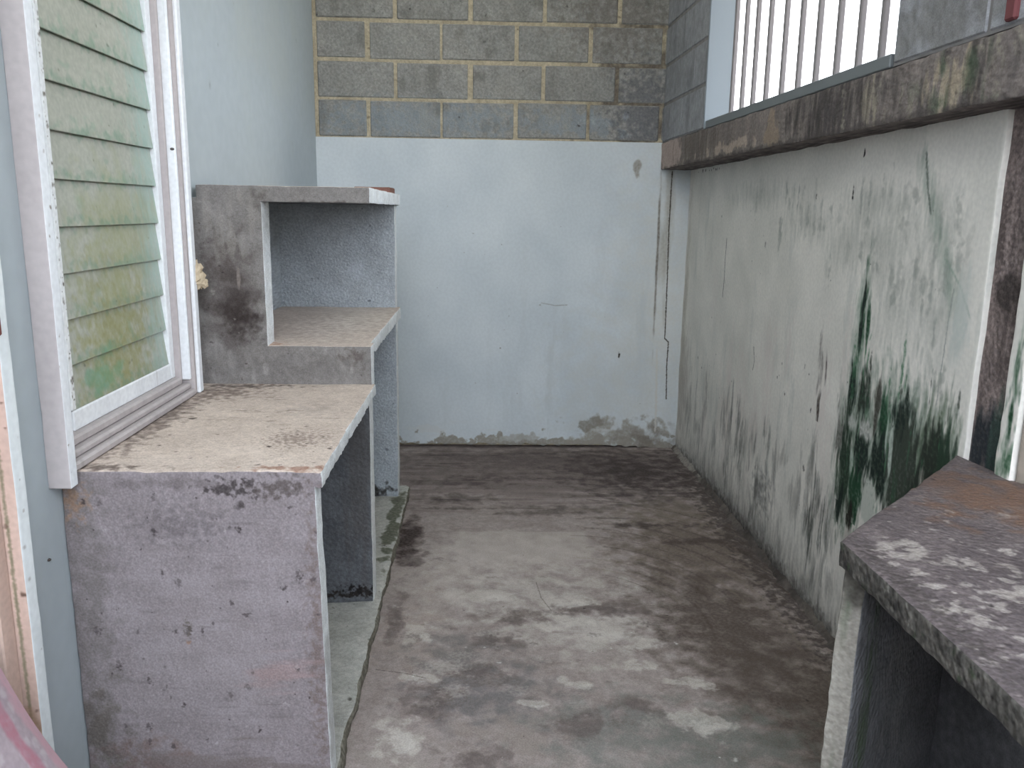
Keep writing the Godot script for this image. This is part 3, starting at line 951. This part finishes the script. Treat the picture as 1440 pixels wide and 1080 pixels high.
func build_left_wall() -> void:
	var t := Tx.new(-0.1, -3.0, 6.2, 0.02, 110)
	t.base(c8(175, 183, 186), c8(169, 177, 181), "c", 1.0, 0.015, 18)
	t.specks(14, 0.1, -2.4, 2.0, -1.5, 0.003, 0.012, c8(120, 122, 120), 0.6, 3)
	t.splat(0.9, -2.1, 0.7, 0.35, c8(176, 182, 178), 0.4, "m", 0.8, 0.8, 4)
	var m := mat(t, 0.7, 0.02, "m", false)
	var wall := group_node("wall_left")
	structure(wall, "pale blue painted left wall around the louvred window", "wall")
	# solid wall with a shallow bay for the window
	boxes("plaster", [
		[Vector3(-0.15, -0.05, -0.05), Vector3(0.0, ROOF, 2.20)],
		[Vector3(-0.15, -0.05, 2.20), Vector3(0.0, 0.80, 3.0)],
		[Vector3(-0.15, 2.42, 2.20), Vector3(0.0, ROOF, 3.0)],
		[Vector3(-0.15, -0.05, 3.0), Vector3(0.0, ROOF, 6.0)],
		[Vector3(-0.15, 0.80, 2.20), Vector3(-0.09, 2.42, 3.0)]], m, wall, 0.0001, t)
	var nail := SphereMesh.new()
	nail.radius = 0.005
	nail.height = 0.006
	nail.radial_segments = 8
	nail.rings = 4
	var no := put("nail", nail, plain(c8(70, 62, 58), 0.7), wall)
	no.position = Vector3(0.001, 0.64, 3.06)

	# louvred window
	var win := group_node("window_1")
	structure(win, "white framed louvred window with dirty green glass slats", "window")
	var pt := Tx.new(2.0, -2.6, 3.1, -0.7, 400)
	pt.base(c8(234, 236, 238), c8(222, 224, 227), "v", 1.0, 0.03, 25)
	pt.strokes(26, 2.05, -2.4, 3.05, -0.8, 0.006, 0.06, c8(160, 156, 150), 0.5, "v", 26)
	pt.specks(50, 2.9, -1.6, 3.05, -0.75, 0.002, 0.006, c8(120, 108, 96), 0.7, 27)
	var wm := mat(pt, 0.6, 0.02, "m", false)
	var gt := Tx.new(2.0, -2.6, 3.1, -0.7, 300)
	gt.base(c8(184, 176, 175), c8(172, 164, 163), "v", 1.0, 0.03, 28)
	gt.strokes(20, 2.9, -2.4, 3.05, -0.8, 0.006, 0.08, c8(150, 144, 138), 0.5, "v", 29)
	var gm := mat(gt, 0.65, 0.02, "m", false)
	var top := 2.47
	# near casing: grey-white side, white front
	put("casing", cast(Vector3(0.0005, 0.787, 3.0), Vector3(0.048, top, 3.032), {"+z": [gm, gt], "*": [wm, pt]}, 0.002, 0.002, 0.0006, 0.05), null, win, "near casing with a grey-white side")
	# far casing with its stepped moulding
	boxes("casing", [[Vector3(0.0005, 0.812, 2.182), Vector3(0.05, top, 2.215)]], wm, win, 0.004, pt)
	boxes("moulding", [[Vector3(0.0005, 0.812, 2.215), Vector3(0.042, top, 2.236)]], gm, win, 0.005, gt)
	boxes("moulding", [[Vector3(-0.03, 0.86, 2.236), Vector3(0.034, top, 2.25)]], wm, win, 0.004, pt)
	boxes("moulding", [[Vector3(-0.03, 0.86, 2.25), Vector3(0.012, top, 2.264)]], gm, win, 0.004, gt)
	boxes("casing", [[Vector3(0.0005, top - 0.06, 2.264), Vector3(0.05, top, 3.0)]], wm, win, 0.004, pt)
	# sash frame
	boxes("sash_stile", [[Vector3(-0.04, 0.872, 2.264), Vector3(-0.004, 2.41, 2.297)]], wm, win, 0.003, pt)
	boxes("sash_stile", [[Vector3(-0.04, 0.872, 2.888), Vector3(-0.008, 2.41, 3.0)]], wm, win, 0.003, pt)
	boxes("sash_rail", [[Vector3(-0.04, 0.872, 2.297), Vector3(-0.004, 0.918, 2.888)]], wm, win, 0.003, pt)
	boxes("sash_rail", [[Vector3(-0.04, 2.36, 2.297), Vector3(-0.004, 2.41, 2.888)]], wm, win, 0.003, pt)
	# stepped sill
	boxes("sill", [[Vector3(-0.04, 0.85, 2.264), Vector3(0.016, 0.872, 3.0)], [Vector3(-0.03, 0.832, 2.236), Vector3(0.032, 0.85, 3.0)], [Vector3(0.0005, 0.812, 2.236), Vector3(0.046, 0.832, 3.0)]], gm, win, 0.005, gt, "dusty stepped sill")
	# louvre channels with clips, paint flaking
	var ch_t := Tx.new(2.7, -2.6, 3.0, -0.7, 400)
	ch_t.base(c8(234, 236, 236), c8(222, 223, 222), "v", 1.0, 0.05, 38)
	ch_t.specks(220, 2.86, -2.0, 2.9, -0.85, 0.002, 0.008, c8(104, 98, 88), 0.9, 39)
	var chm := mat(ch_t, 0.7, 0.1, "f", false)
	boxes("louvre_channel", [[Vector3(-0.03, 0.92, 2.872), Vector3(-0.004, 2.36, 2.89)]], chm, win, 0.002, ch_t, "flaking white louvre channel")
	boxes("louvre_channel", [[Vector3(-0.03, 0.92, 2.296), Vector3(-0.002, 2.36, 2.303)]], wm, win, 0.002, pt)
	# glass slats
	var lt := Tx.new(2.2, -2.5, 2.85, -0.85, 420)
	lt.base(c8(178, 179, 167), c8(164, 166, 153), "n", 0.9, 0.05, 48)
	lt.splat(2.62, -1.02, 0.26, 0.3, c8(140, 138, 88), 0.75, "n", 0.6, 0.9, 47)
	lt.splat(2.52, -1.3, 0.3, 0.2, c8(154, 157, 120), 0.5, "m", 0.6, 0.6, 46)
	var pane_m: StandardMaterial3D
	for k in 15:
		var y := 0.918 + 0.1015 * k
		lt.splat(2.56, -y - 0.008, 0.4, 0.016, c8(112, 142, 120), 0.55, "n", 1.6, 1.4, k * 9)
		lt.strokes(8, 2.3, -y - 0.05, 2.78, -y - 0.01, 0.02, 0.016, c8(132, 160, 138), 0.35, "n", 100 + k)
	lt.splat(2.34, -1.5, 0.12, 1.3, c8(146, 172, 162), 0.7, "w", 0.5, 0.9, 49)  # bluish reflection on the far third, painted into the glass colour
	lt.strokes(40, 2.3, -1.4, 2.78, -0.95, 0.02, 0.05, c8(140, 140, 108), 0.35, "w", 50)
	lt.splat(2.7, -0.98, 0.1, 0.05, c8(96, 150, 120), 0.5, "m", 0.9, 0.6, 51)
	lt.specks(40, 2.25, -2.0, 2.8, -0.95, 0.002, 0.007, c8(90, 92, 74), 0.7, 52)
	pane_m = mat(lt, 0.28, 0.02, "m", false)
	pane_m.metallic_specular = 0.5
	for k in 14:
		var y := 0.918 + 0.1015 * k
		var st := begin()
		bend = "slat"
		lean_y = y
		bevel(st, Vector3(-0.016, y, 2.3), Vector3(-0.011, minf(y + 0.116, 2.36), 2.876), 0.0012, lt)
		bend = ""
		put("glass_slat", st.commit(), pane_m, win)
	# screw on the far moulding
	var screw := SphereMesh.new()
	screw.radius = 0.006
	screw.height = 0.008
	screw.radial_segments = 10
	screw.rings = 5
	var so := put("screw", screw, plain(c8(96, 92, 90), 0.5, 0.6), win)
	so.position = Vector3(0.026, 1.53, 2.251)

	# door jamb nearest the camera
	var door := group_node("door_1")
	structure(door, "pinkish beige wooden door jamb with a white edge on the left wall", "door frame")
	var jt := Tx.new(-0.1, -2.4, 0.2, 0.02, 420)
	jt.base(c8(205, 178, 164), c8(190, 164, 152), "v", 1.0, 0.04, 58)
	jt.line([Vector2(0.018, -1.2), Vector2(0.02, -0.6), Vector2(0.024, -0.2)], 0.004, c8(128, 122, 100), 0.6, 59)
	jt.specks(40, -0.05, -1.2, 0.08, -0.1, 0.002, 0.006, c8(90, 70, 60), 0.8, 60)
	jt.splat(0.02, -0.38, 0.02, 0.04, c8(150, 122, 100), 0.7, "m", 0.8, 0.6, 61)
	var jm := mat(jt, 0.6, 0.03, "v", false)
	var je := Tx.new(3.0, -2.4, 3.4, 0.02, 300)
	je.base(c8(232, 236, 236), c8(220, 225, 226), "v", 1.0, 0.03, 62)
	je.specks(50, 3.1, -1.4, 3.3, -0.1, 0.002, 0.006, c8(140, 132, 124), 0.7, 63)
	var jem := mat(je, 0.6, 0.03, "v", false)
	put("jamb", cast(Vector3(0.0005, 0.0, 3.186), Vector3(0.042, 2.3, 3.224), {"+z": [jm, jt], "*": [jem, je]}, 0.003, 0.004, 0.001, 0.04), null, door)
	boxes("stop", [[Vector3(0.0005, 0.0, 3.226), Vector3(0.014, 2.3, 3.27)]], jm, door, 0.003, jt, "pinkish beige inner face")
	boxes("hinge", [[Vector3(0.018, 1.135, 3.2245), Vector3(0.042, 1.185, 3.23)], [Vector3(0.034, 1.14, 3.215), Vector3(0.047, 1.18, 3.233)]], plain(c8(120, 72, 66), 0.7, 0.2), door, 0.003, null, "rusty red-brown hinge")


func build_roof() -> void:
	# translucent roofing sheets laid over the wash area
	var t := Tx.new(-0.3, -0.3, 3.5, 3.9, 100)
	t.base(c8(240, 238, 232), c8(230, 228, 221), "h", 1.0, 0.03, 90)
	var m := mat(t, 0.8, 0.0, "m", false)
	m.backlight_enabled = true
	m.backlight = Color(0.85, 0.85, 0.84)
	structure(boxes("ceiling", [[Vector3(-0.2, ROOF, -0.25), Vector3(3.4, ROOF + 0.006, 4.7)]], m, self, 0.001, t), "milky translucent roofing sheet over the wash area", "ceiling")


func build_left_counter() -> void:
	var ob := group_node("concrete_counter", Vector3.ZERO)
	tag(ob, "stepped grey concrete counter with open shelves beneath the louvred window", "counter")
	# near end panel
	var ft := Tx.new(-0.02, -0.85, 0.62, 0.02, 760)
	ft.base(c8(148, 139, 141), c8(136, 128, 130), "n", 0.8, 0.07, 4, 1.0)
	ft.splat(0.3, -0.4, 0.25, 0.3, c8(154, 146, 148), 0.5, "h", 0.7, 0.7, 1)
	ft.splat(0.03, -0.5, 0.07, 0.5, c8(112, 106, 104), 0.65, "m", 0.8, 0.96, 2)
	ft.splat(0.04, -0.2, 0.06, 0.12, c8(94, 88, 80), 0.6, "m", 0.9, 0.96, 3)
	ft.splat(0.02, -0.74, 0.04, 0.05, c8(150, 124, 106), 0.8, "n", 0.8, 0.80, 4)
	ft.splat(0.25, -0.69, 0.12, 0.05, c8(112, 105, 107), 0.7, "n", 0.9, 0.96, 5)
	ft.splat(0.36, -0.775, 0.06, 0.02, c8(70, 64, 64), 0.85, "n", 1.0, 0.64, 6)
	ft.splat(0.47, -0.775, 0.06, 0.03, c8(92, 84, 82), 0.8, "n", 1.0, 0.80, 7)
	ft.splat(0.22, -0.785, 0.14, 0.014, c8(104, 96, 96), 0.5, "m", 1.0, 1.0, 8)
	ft.splat(0.38, -0.735, 0.015, 0.012, c8(72, 66, 66), 0.8, "n", 0.8, 0.80, 9)
	ft.splat(0.54, -0.4, 0.025, 0.35, c8(118, 104, 100), 0.7, "n", 1.0, 0.96, 10)
	ft.splat(0.45, -0.33, 0.1, 0.04, c8(164, 140, 138), 0.55, "h", 0.9, 0.7, 11)
	ft.splat(0.14, -0.1, 0.12, 0.06, c8(116, 97, 91), 0.6, "m", 0.9, 0.80, 12)
	ft.splat(0.35, -0.09, 0.2, 0.05, c8(122, 112, 110), 0.7, "h", 1.0, 0.5, 13)
	ft.splat(0.05, -0.04, 0.1, 0.08, c8(120, 118, 108), 0.6, "n", 0.9, 0.96, 14)
	ft.splat(0.25, -0.44, 0.01, 0.025, c8(96, 88, 80), 0.7, "f", 0.9, 0.9, 15)
	ft.splat(0.25, -0.405, 0.006, 0.008, c8(150, 116, 98), 0.6, "f", 0.9, 0.8, 16)
	ft.specks(90, 0.03, -0.78, 0.55, -0.05, 0.0015, 0.01, c8(64, 58, 58), 0.8, 17, 1.4)
	ft.specks(60, 0.03, -0.78, 0.55, -0.05, 0.002, 0.009, c8(184, 176, 176), 0.5, 18)
	ft.strokes(40, 0.05, -0.75, 0.52, -0.1, 0.03, 0.003, c8(112, 104, 106), 0.45, "h", 19)
	var fm := mat(ft, 0.95, 0.1, "n")
	# sooty face of the upper step
	var st2 := Tx.new(-0.02, -1.46, 0.62, 0.02, 460)
	st2.base(c8(140, 136, 133), c8(122, 118, 116), "m", 0.8, 0.06, 15)
	st2.splat(0.1, -1.1, 0.13, 0.22, c8(92, 85, 82), 0.7, "m", 0.5, 1.0, 1)
	st2.splat(0.11, -1.06, 0.1, 0.13, c8(64, 57, 55), 0.75, "m", 0.6, 1.0, 2)
	st2.splat(0.15, -1.03, 0.08, 0.08, c8(52, 45, 43), 0.7, "n", 0.6, 1.0, 3)
	st2.splat(0.1, -1.22, 0.08, 0.1, c8(88, 81, 78), 0.7, "n", 1.0, 1.08, 3)
	st2.splat(0.14, -1.15, 0.006, 0.035, c8(150, 140, 134), 0.7, "v", 0.6, 0.6, 4)
	st2.splat(0.21, -1.4, 0.03, 0.05, c8(92, 86, 82), 0.7, "n", 0.8, 1.08, 5)
	st2.splat(0.3, -0.87, 0.3, 0.04, c8(116, 112, 110), 0.6, "n", 1.0, 0.90, 6)
	st2.splat(0.5, -0.9, 0.05, 0.03, c8(98, 90, 86), 0.7, "n", 1.0, 0.90, 7)
	st2.strokes(14, 0.0, -0.93, 0.5, -0.82, 0.012, 0.03, c8(170, 168, 164), 0.55, "v", 8)
	st2.strokes(12, 0.0, -1.42, 0.2, -1.25, 0.02, 0.05, c8(158, 154, 148), 0.5, "v", 9)
	st2.splat(0.42, -1.385, 0.14, 0.01, c8(90, 82, 78), 0.7, "n", 1.0, 0.90, 10)
	st2.specks(60, 0.0, -1.44, 0.55, -0.82, 0.0015, 0.006, c8(60, 54, 52), 0.8, 11)
	st2.specks(30, 0.0, -1.44, 0.55, -0.82, 0.002, 0.008, c8(176, 172, 166), 0.6, 12)
	var sm := mat(st2, 0.95, 0.12, "n")
	# rough blue-grey render inside the bays
	var nt := Tx.new(-0.02, -1.46, 0.62, 0.02, 500)
	nt.base(c8(184, 191, 196), c8(166, 173, 179), "n", 0.8, 0.08, 24)
	nt.splat(0.33, -1.12, 0.05, 0.08, c8(196, 204, 212), 0.5, "m", 0.7, 0.7, 1)
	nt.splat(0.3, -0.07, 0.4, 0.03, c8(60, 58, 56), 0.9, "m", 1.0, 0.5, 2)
	nt.specks(60, 0.1, -1.4, 0.55, -0.1, 0.002, 0.007, c8(84, 88, 92), 0.6, 3)
	var nm := mat(nt, 0.95, 0.3, "f")
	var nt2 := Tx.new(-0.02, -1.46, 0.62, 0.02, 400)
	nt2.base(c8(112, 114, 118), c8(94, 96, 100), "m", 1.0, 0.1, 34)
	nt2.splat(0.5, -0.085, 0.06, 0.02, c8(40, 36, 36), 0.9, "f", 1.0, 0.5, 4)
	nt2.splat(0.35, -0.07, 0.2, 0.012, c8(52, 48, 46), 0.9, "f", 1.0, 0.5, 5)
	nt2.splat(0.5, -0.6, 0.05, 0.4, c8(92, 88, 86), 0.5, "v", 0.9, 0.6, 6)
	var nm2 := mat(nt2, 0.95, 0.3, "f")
	# counter tops
	var tt := Tx.new(-0.02, 0.8, 0.62, 3.02, 460)
	tt.base(c8(214, 198, 186), c8(196, 181, 170), "n", 0.9, 0.06, 33)
	tt.splat(0.33, 2.85, 0.2, 0.06, c8(224, 208, 195), 0.6, "n", 0.9, 1.12, 1)
	tt.splat(0.06, 2.5, 0.05, 0.5, c8(108, 96, 90), 0.75, "n", 0.8, 0.96, 2)
	tt.splat(0.12, 2.2, 0.12, 0.12, c8(120, 106, 98), 0.75, "n", 0.9, 0.96, 3)
	tt.splat(0.15, 2.1, 0.2, 0.03, c8(84, 74, 70), 0.7, "n", 0.9, 0.96, 4)
	tt.splat(0.42, 2.42, 0.1, 0.1, c8(180, 167, 158), 0.6, "n", 0.9, 0.96, 5)
	tt.splat(0.45, 2.72, 0.07, 0.08, c8(134, 118, 110), 0.55, "f", 1.2, 0.8, 6)
	tt.splat(0.5, 2.96, 0.12, 0.02, c8(134, 94, 78), 0.6, "n", 1.0, 0.80, 7)
	tt.splat(0.08, 2.96, 0.12, 0.02, c8(96, 84, 78), 0.7, "n", 1.0, 0.80, 8)
	tt.splat(0.13, 2.52, 0.014, 0.012, c8(70, 62, 58), 0.85, "n", 0.5, 0.64, 9)
	tt.strokes(16, 0.1, 2.12, 0.5, 2.5, 0.06, 0.008, c8(214, 198, 184), 0.6, "n", 10)
	tt.strokes(14, 0.1, 2.12, 0.5, 2.6, 0.05, 0.007, c8(112, 100, 92), 0.55, "n", 11)
	tt.specks(40, 0.38, 2.6, 0.55, 2.95, 0.002, 0.007, c8(66, 56, 52), 0.85, 12)
	tt.specks(50, 0.1, 2.1, 0.55, 2.97, 0.0015, 0.005, c8(76, 66, 62), 0.8, 13)
	tt.splat(0.4, 1.4, 0.25, 0.6, c8(236, 226, 215), 0.85, "n", 0.9, 1.12, 14)
	tt.splat(0.3, 1.1, 0.3, 0.15, c8(222, 211, 202), 0.7, "n", 0.9, 1.12, 15)
	tt.splat(0.22, 2.03, 0.05, 0.04, c8(150, 112, 92), 0.6, "n", 1.0, 0.80, 16)
	var tm := mat(tt, 0.93, 0.12, "n")
	# white limewashed fronts
	var wt := Tx.new(0.7, -1.5, 3.1, 0.02, 300)
	wt.base(c8(240, 243, 244), c8(228, 232, 234), "m", 1.0, 0.06, 43)
	wt.specks(90, 0.8, -1.45, 3.0, -0.05, 0.002, 0.008, c8(140, 136, 130), 0.7, 1)
	wt.splat(2.95, -0.2, 0.05, 0.25, c8(188, 188, 186), 0.6, "m", 0.9, 0.6, 2)
	var wm := mat(wt, 0.85, 0.2, "f")
	var pt := Tx.new(-0.02, 0.7, 0.64, 3.05, 360)
	pt.base(c8(196, 194, 187), c8(172, 171, 164), "m", 1.0, 0.08, 53)
	pt.splat(0.53, 1.3, 0.03, 0.4, c8(84, 86, 70), 0.7, "m", 1.0, 0.5, 1)
	pt.splat(0.52, 1.02, 0.03, 0.03, c8(104, 104, 92), 0.7, "m", 1.0, 0.5, 2)
	pt.specks(50, 0.4, 0.9, 0.58, 2.9, 0.002, 0.006, c8(60, 56, 50), 0.8, 3)
	var pm := mat(pt, 0.95, 0.3, "m")
	var pe := Tx.new(0.7, -0.1, 3.05, 0.05, 360)
	pe.base(c8(150, 146, 134), c8(108, 104, 93), "f", 1.2, 0.12, 63)
	pe.specks(60, 0.8, -0.06, 2.0, 0.0, 0.003, 0.015, c8(64, 62, 50), 0.8, 4)
	pe.specks(40, 0.8, -0.06, 3.0, -0.03, 0.003, 0.012, c8(150, 148, 136), 0.8, 5)
	var pem := mat(pe, 0.95, 0.5, "f")

	put("plinth", cast(Vector3(0.0, -0.01, 0.80), Vector3(0.566, 0.04, 2.99), {"+y": [pm, pt], "*": [pem, pe]}, 0.012, 0.03, 0.01, 0.02), null, ob, "mossy low plinth on the floor")
	# near panel, slightly wider at its foot
	bend = "wide_foot"
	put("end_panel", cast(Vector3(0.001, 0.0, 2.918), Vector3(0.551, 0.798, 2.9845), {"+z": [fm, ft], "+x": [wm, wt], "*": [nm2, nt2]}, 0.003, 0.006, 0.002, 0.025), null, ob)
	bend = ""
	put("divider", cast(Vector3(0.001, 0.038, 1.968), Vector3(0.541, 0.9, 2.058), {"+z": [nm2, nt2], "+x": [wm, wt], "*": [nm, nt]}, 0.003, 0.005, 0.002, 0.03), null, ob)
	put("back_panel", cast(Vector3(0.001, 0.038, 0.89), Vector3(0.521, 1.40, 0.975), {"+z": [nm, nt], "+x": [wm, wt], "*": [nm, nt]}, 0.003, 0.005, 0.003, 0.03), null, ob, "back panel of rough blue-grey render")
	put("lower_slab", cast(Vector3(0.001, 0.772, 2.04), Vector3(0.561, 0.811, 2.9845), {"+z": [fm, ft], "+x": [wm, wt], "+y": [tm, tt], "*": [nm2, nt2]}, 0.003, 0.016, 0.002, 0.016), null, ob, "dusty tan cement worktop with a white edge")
	put("shelf_slab", cast(Vector3(0.001, 0.885, 0.96), Vector3(0.541, 0.937, 2.03), {"+x": [wm, wt], "+y": [tm, tt], "*": [nm, nt]}, 0.004, 0.018, 0.002, 0.016), null, ob, "dusty cement shelf with a ragged white edge")
	put("lining", cast(Vector3(0.0005, 0.93, 0.965), Vector3(0.012, 1.39, 1.98), {"*": [nm, Tx.new(-0.02, -1.46, 3.0, 0.02, 10)]}, 0.002, 0.0, 0.001, 0.05), null, ob)
	put("riser", cast(Vector3(0.001, 0.80, 2.0), Vector3(0.552, 0.937, 2.068), {"+z": [sm, st2], "+x": [wm, wt], "+y": [tm, tt], "*": [nm, nt]}, 0.003, 0.004, 0.0015, 0.02), null, ob)
	put("side_panel", cast(Vector3(0.001, 0.925, 1.975), Vector3(0.222, 1.40, 2.068), {"+z": [sm, st2], "+x": [wm, wt], "*": [nm, nt]}, 0.003, 0.005, 0.0015, 0.02), null, ob, "soot-stained side panel of the upper shelf")
	bend = "top_slab"
	put("top_slab", cast(Vector3(0.024, 1.388, 0.82), Vector3(0.557, 1.437, 2.069), {"+z": [sm, st2], "+x": [wm, wt], "+y": [tm, tt], "*": [nm2, nt2]}, 0.003, 0.006, 0.0015, 0.02), null, ob, "top slab with a white painted end")
	bend = ""


func build_right_counter() -> void:
	var ob := group_node("concrete_counter")
	tag(ob, "dark mouldy concrete counter with peeling pale patches at the near right", "counter")
	var t := Tx.new(1.5, 2.75, 2.95, 4.6, 460)
	t.base(c8(116, 106, 106), c8(94, 86, 87), "m", 1.1, 0.14, 7)
	t.splat(2.0, 3.15, 0.22, 0.2, c8(124, 98, 84), 0.85, "m", 0.7, 0.6, 1)
	t.splat(1.86, 3.0, 0.2, 0.12, c8(104, 88, 82), 0.6, "m", 0.8, 0.6, 2)
	var pr := RandomNumberGenerator.new()
	pr.seed = 77
	for k in 110:
		var u := 1.58 + 0.3 * pow(pr.randf(), 1.2)
		var v := pr.randf_range(3.36, 3.9)
		if absf(u - 1.68) > 0.09 and pr.randf() < 0.6:
			continue
		t.splat(u, v, pr.randf_range(0.008, 0.026), pr.randf_range(0.007, 0.02), c8(170, 162, 156), 0.68, "n", 1.2, 0.45, k * 3)
	t.specks(130, 1.56, 3.15, 1.95, 3.9, 0.002, 0.014, c8(182, 174, 168), 0.7, 3)
	t.specks(80, 1.56, 2.9, 2.1, 3.9, 0.002, 0.008, c8(58, 52, 54), 0.8, 4)
	t.splat(1.575, 3.55, 0.02, 0.3, c8(78, 72, 70), 0.6, "f", 1.2, 0.7, 5)
	t.strokes(24, 1.6, 3.0, 2.0, 3.35, 0.03, 0.008, c8(136, 122, 116), 0.5, "f", 6)
	var tm := mat(t, 0.9, 0.25, "f")
	var et := Tx.new(2.75, -0.85, 4.6, 0.02, 400)
	et.base(c8(112, 107, 101), c8(80, 77, 73), "f", 1.2, 0.14, 27)
	et.specks(90, 3.2, -0.82, 4.2, -0.74, 0.004, 0.02, c8(52, 50, 48), 0.8, 1)
	et.specks(60, 3.2, -0.82, 4.2, -0.74, 0.003, 0.012, c8(146, 142, 134), 0.7, 2)
	et.specks(30, 3.2, -0.82, 4.2, -0.74, 0.004, 0.014, c8(72, 82, 64), 0.7, 3)
	var em := mat(et, 0.95, 0.4, "f")
	# slab: its far end is cut on the slant back to the wall
	bend = "slant_end"
	put("slab", cast(Vector3(1.55, 0.758, 3.353), Vector3(2.95, 0.806, 4.5), {"+y": [tm, t], "*": [em, et]}, 0.004, 0.012, 0.003, 0.02), null, ob, "dark stained worktop with pale peeling patches")
	bend = ""
	# supporting panel along the slanted end
	var at := Tx.new(-0.05, -0.85, 0.9, 0.02, 420)
	at.base(c8(140, 140, 142), c8(120, 120, 123), "m", 1.0, 0.08, 37)
	at.splat(0.06, -0.35, 0.03, 0.4, c8(92, 106, 84), 0.75, "w", 0.7, 0.8, 1)
	at.strokes(12, 0.1, -0.6, 0.4, -0.2, 0.03, 0.1, c8(164, 163, 160), 0.45, "m", 2)
	at.splat(0.3, -0.5, 0.15, 0.02, c8(160, 160, 157), 0.45, "m", 0.9, 0.8, 3)
	var am := mat(at, 0.95, 0.3, "f")
	var lt := Tx.new(-0.1, -0.85, 0.2, 0.02, 420)
	lt.base(c8(184, 178, 168), c8(158, 152, 143), "v", 1.0, 0.08, 47)
	lt.strokes(14, -0.06, -0.75, 0.02, -0.1, 0.008, 0.08, c8(92, 104, 84), 0.7, "v", 1)
	lt.splat(0.0, -0.72, 0.06, 0.05, c8(90, 86, 80), 0.8, "m", 0.8, 0.5, 2)
	lt.splat(-0.03, -0.12, 0.03, 0.12, c8(140, 90, 74), 0.7, "m", 0.9, 0.5, 3)
	var lm := mat(lt, 0.95, 0.25, "f")
	var arm := Node3D.new()
	arm.name = "support"
	ob.add_child(arm)
	arm.position = Vector3(1.566, 0.0, 3.362)
	arm.rotation.y = atan(1.03)
	bend = "foot_out"
	put("panel", cast(Vector3(-0.008, -0.005, -0.006), Vector3(0.70, 0.757, 0.036), {"-x": [lm, lt], "+z": [am, at], "*": [lm, lt]}, 0.006, 0.01, 0.003, 0.025), null, arm)
	bend = ""
	var it := Tx.new(2.8, -0.85, 4.6, 0.02, 200)
	it.base(c8(136, 134, 136), c8(118, 116, 118), "m", 1.0, 0.1, 39)
	put("back_panel", cast(Vector3(2.035, -0.005, 2.87), Vector3(2.062, 0.757, 4.48), {"*": [mat(it, 0.95, 0.2, "f"), it]}, 0.004, 0.004, 0.002, 0.05), null, ob)


func build_small_things() -> void:
	# clay tile lying on the top slab
	var tt := Tx.new(0, 0, 0.5, 0.5, 256)
	tt.base(c8(132, 96, 86), c8(108, 80, 73), "m", 1.0, 0.1, 3)
	var tm := mat(tt, 0.9, 0.2, "f", false)
	var tile := put("clay_tile", cast(Vector3(0.36, 1.438, 0.86), Vector3(0.512, 1.464, 1.06), {"*": [tm, tt]}, 0.003, 0.005, 0.001, 0.03))
	tag(tile, "flat red clay tile lying on the far end of the top slab", "tile")

	# old insect nest stuck to the window casing
	var nst := begin()
	var rg := RandomNumberGenerator.new()
	rg.seed = 4
	for q: Array in [[Vector3(0.040, 1.175, 2.172), 0.018], [Vector3(0.052, 1.155, 2.172), 0.016], [Vector3(0.036, 1.195, 2.172), 0.012], [Vector3(0.066, 1.142, 2.17), 0.008], [Vector3(0.038, 1.132, 2.176), 0.008], [Vector3(0.036, 1.112, 2.176), 0.006]]:
		var nu := 14
		var nv := 9
		var ctr: Vector3 = q[0]
		var rad: float = q[1]
		for i in nu:
			for j in nv:
				var ps := []
				for k: Vector2i in [Vector2i(0, 0), Vector2i(1, 0), Vector2i(1, 1), Vector2i(0, 1)]:
					var th := TAU * (i + k.x) / nu
					var ph := PI * (j + k.y) / nv
					var dir := Vector3(sin(ph) * cos(th), cos(ph), sin(ph) * sin(th))
					ps.append(ctr + dir * rad * (1.0 + 0.5 * vary.get_noise_3dv(dir * 2.2 + ctr * 60.0)) * Vector3(0.8, 1.25, 0.8).dot(dir.abs()) )
				var mid: Vector3 = (ps[0] + ps[2]) * 0.5 - ctr
				tri(nst, null, 0, ps[0], ps[1], ps[2], mid)
				tri(nst, null, 0, ps[0], ps[2], ps[3], mid)
	var nest := put("insect_nest", nst.commit(), plain(c8(186, 170, 146), 0.95))
	tag(nest, "small pale dried insect nest stuck to the window casing", "insect nest")

	# rusty steel post standing on the beam
	var post := boxes("steel_post", [[Vector3(1.962, BEAM_T + 0.012, 2.96), Vector3(2.0, ROOF, 2.995)]], plain(c8(112, 64, 66), 0.7, 0.1), self, 0.004)
	tag(post, "red-brown painted steel post standing on the concrete beam", "post")

	# pink plastic sheet leaning from the door jamb down to the floor
	var pt := Tx.new(0, 0, 1, 1, 420)
	pt.base(c8(160, 146, 150), c8(148, 134, 139), "m", 1.0, 0.05, 66)
	for i in 9:
		for j in 9:
			var u := 0.1 + i * 0.105 + (j % 2) * 0.05
			var v := 0.06 + j * 0.105
			for k in 6:
				var an := TAU * k / 6.0
				pt.splat(u + cos(an) * 0.028, v + sin(an) * 0.028, 0.014, 0.014, c8(180, 170, 173), 0.5, "f", 0.3, 0.5, k)
			pt.splat(u, v, 0.01, 0.01, c8(158, 134, 142), 0.5, "f", 0.3, 0.5, 3)
	pt.splat(0.5, 0.0, 1.0, 0.035, c8(176, 140, 147), 0.85, "m", 0.3, 0.3, 1)
	pt.splat(0.5, 0.075, 1.0, 0.02, c8(158, 104, 116), 0.75, "m", 0.3, 0.4, 2)
	var pm := mat(pt, 0.4, 0.05, "m", false)
	pm.metallic_specular = 0.5
	pm.backlight_enabled = true
	pm.backlight = Color(0.12, 0.1, 0.105)
	var sh := sheet(40, 40, 0.003)
	tag(put("plastic_sheet", sh, pm), "pink patterned plastic sheet with a darker hem at the lower left", "plastic sheet")
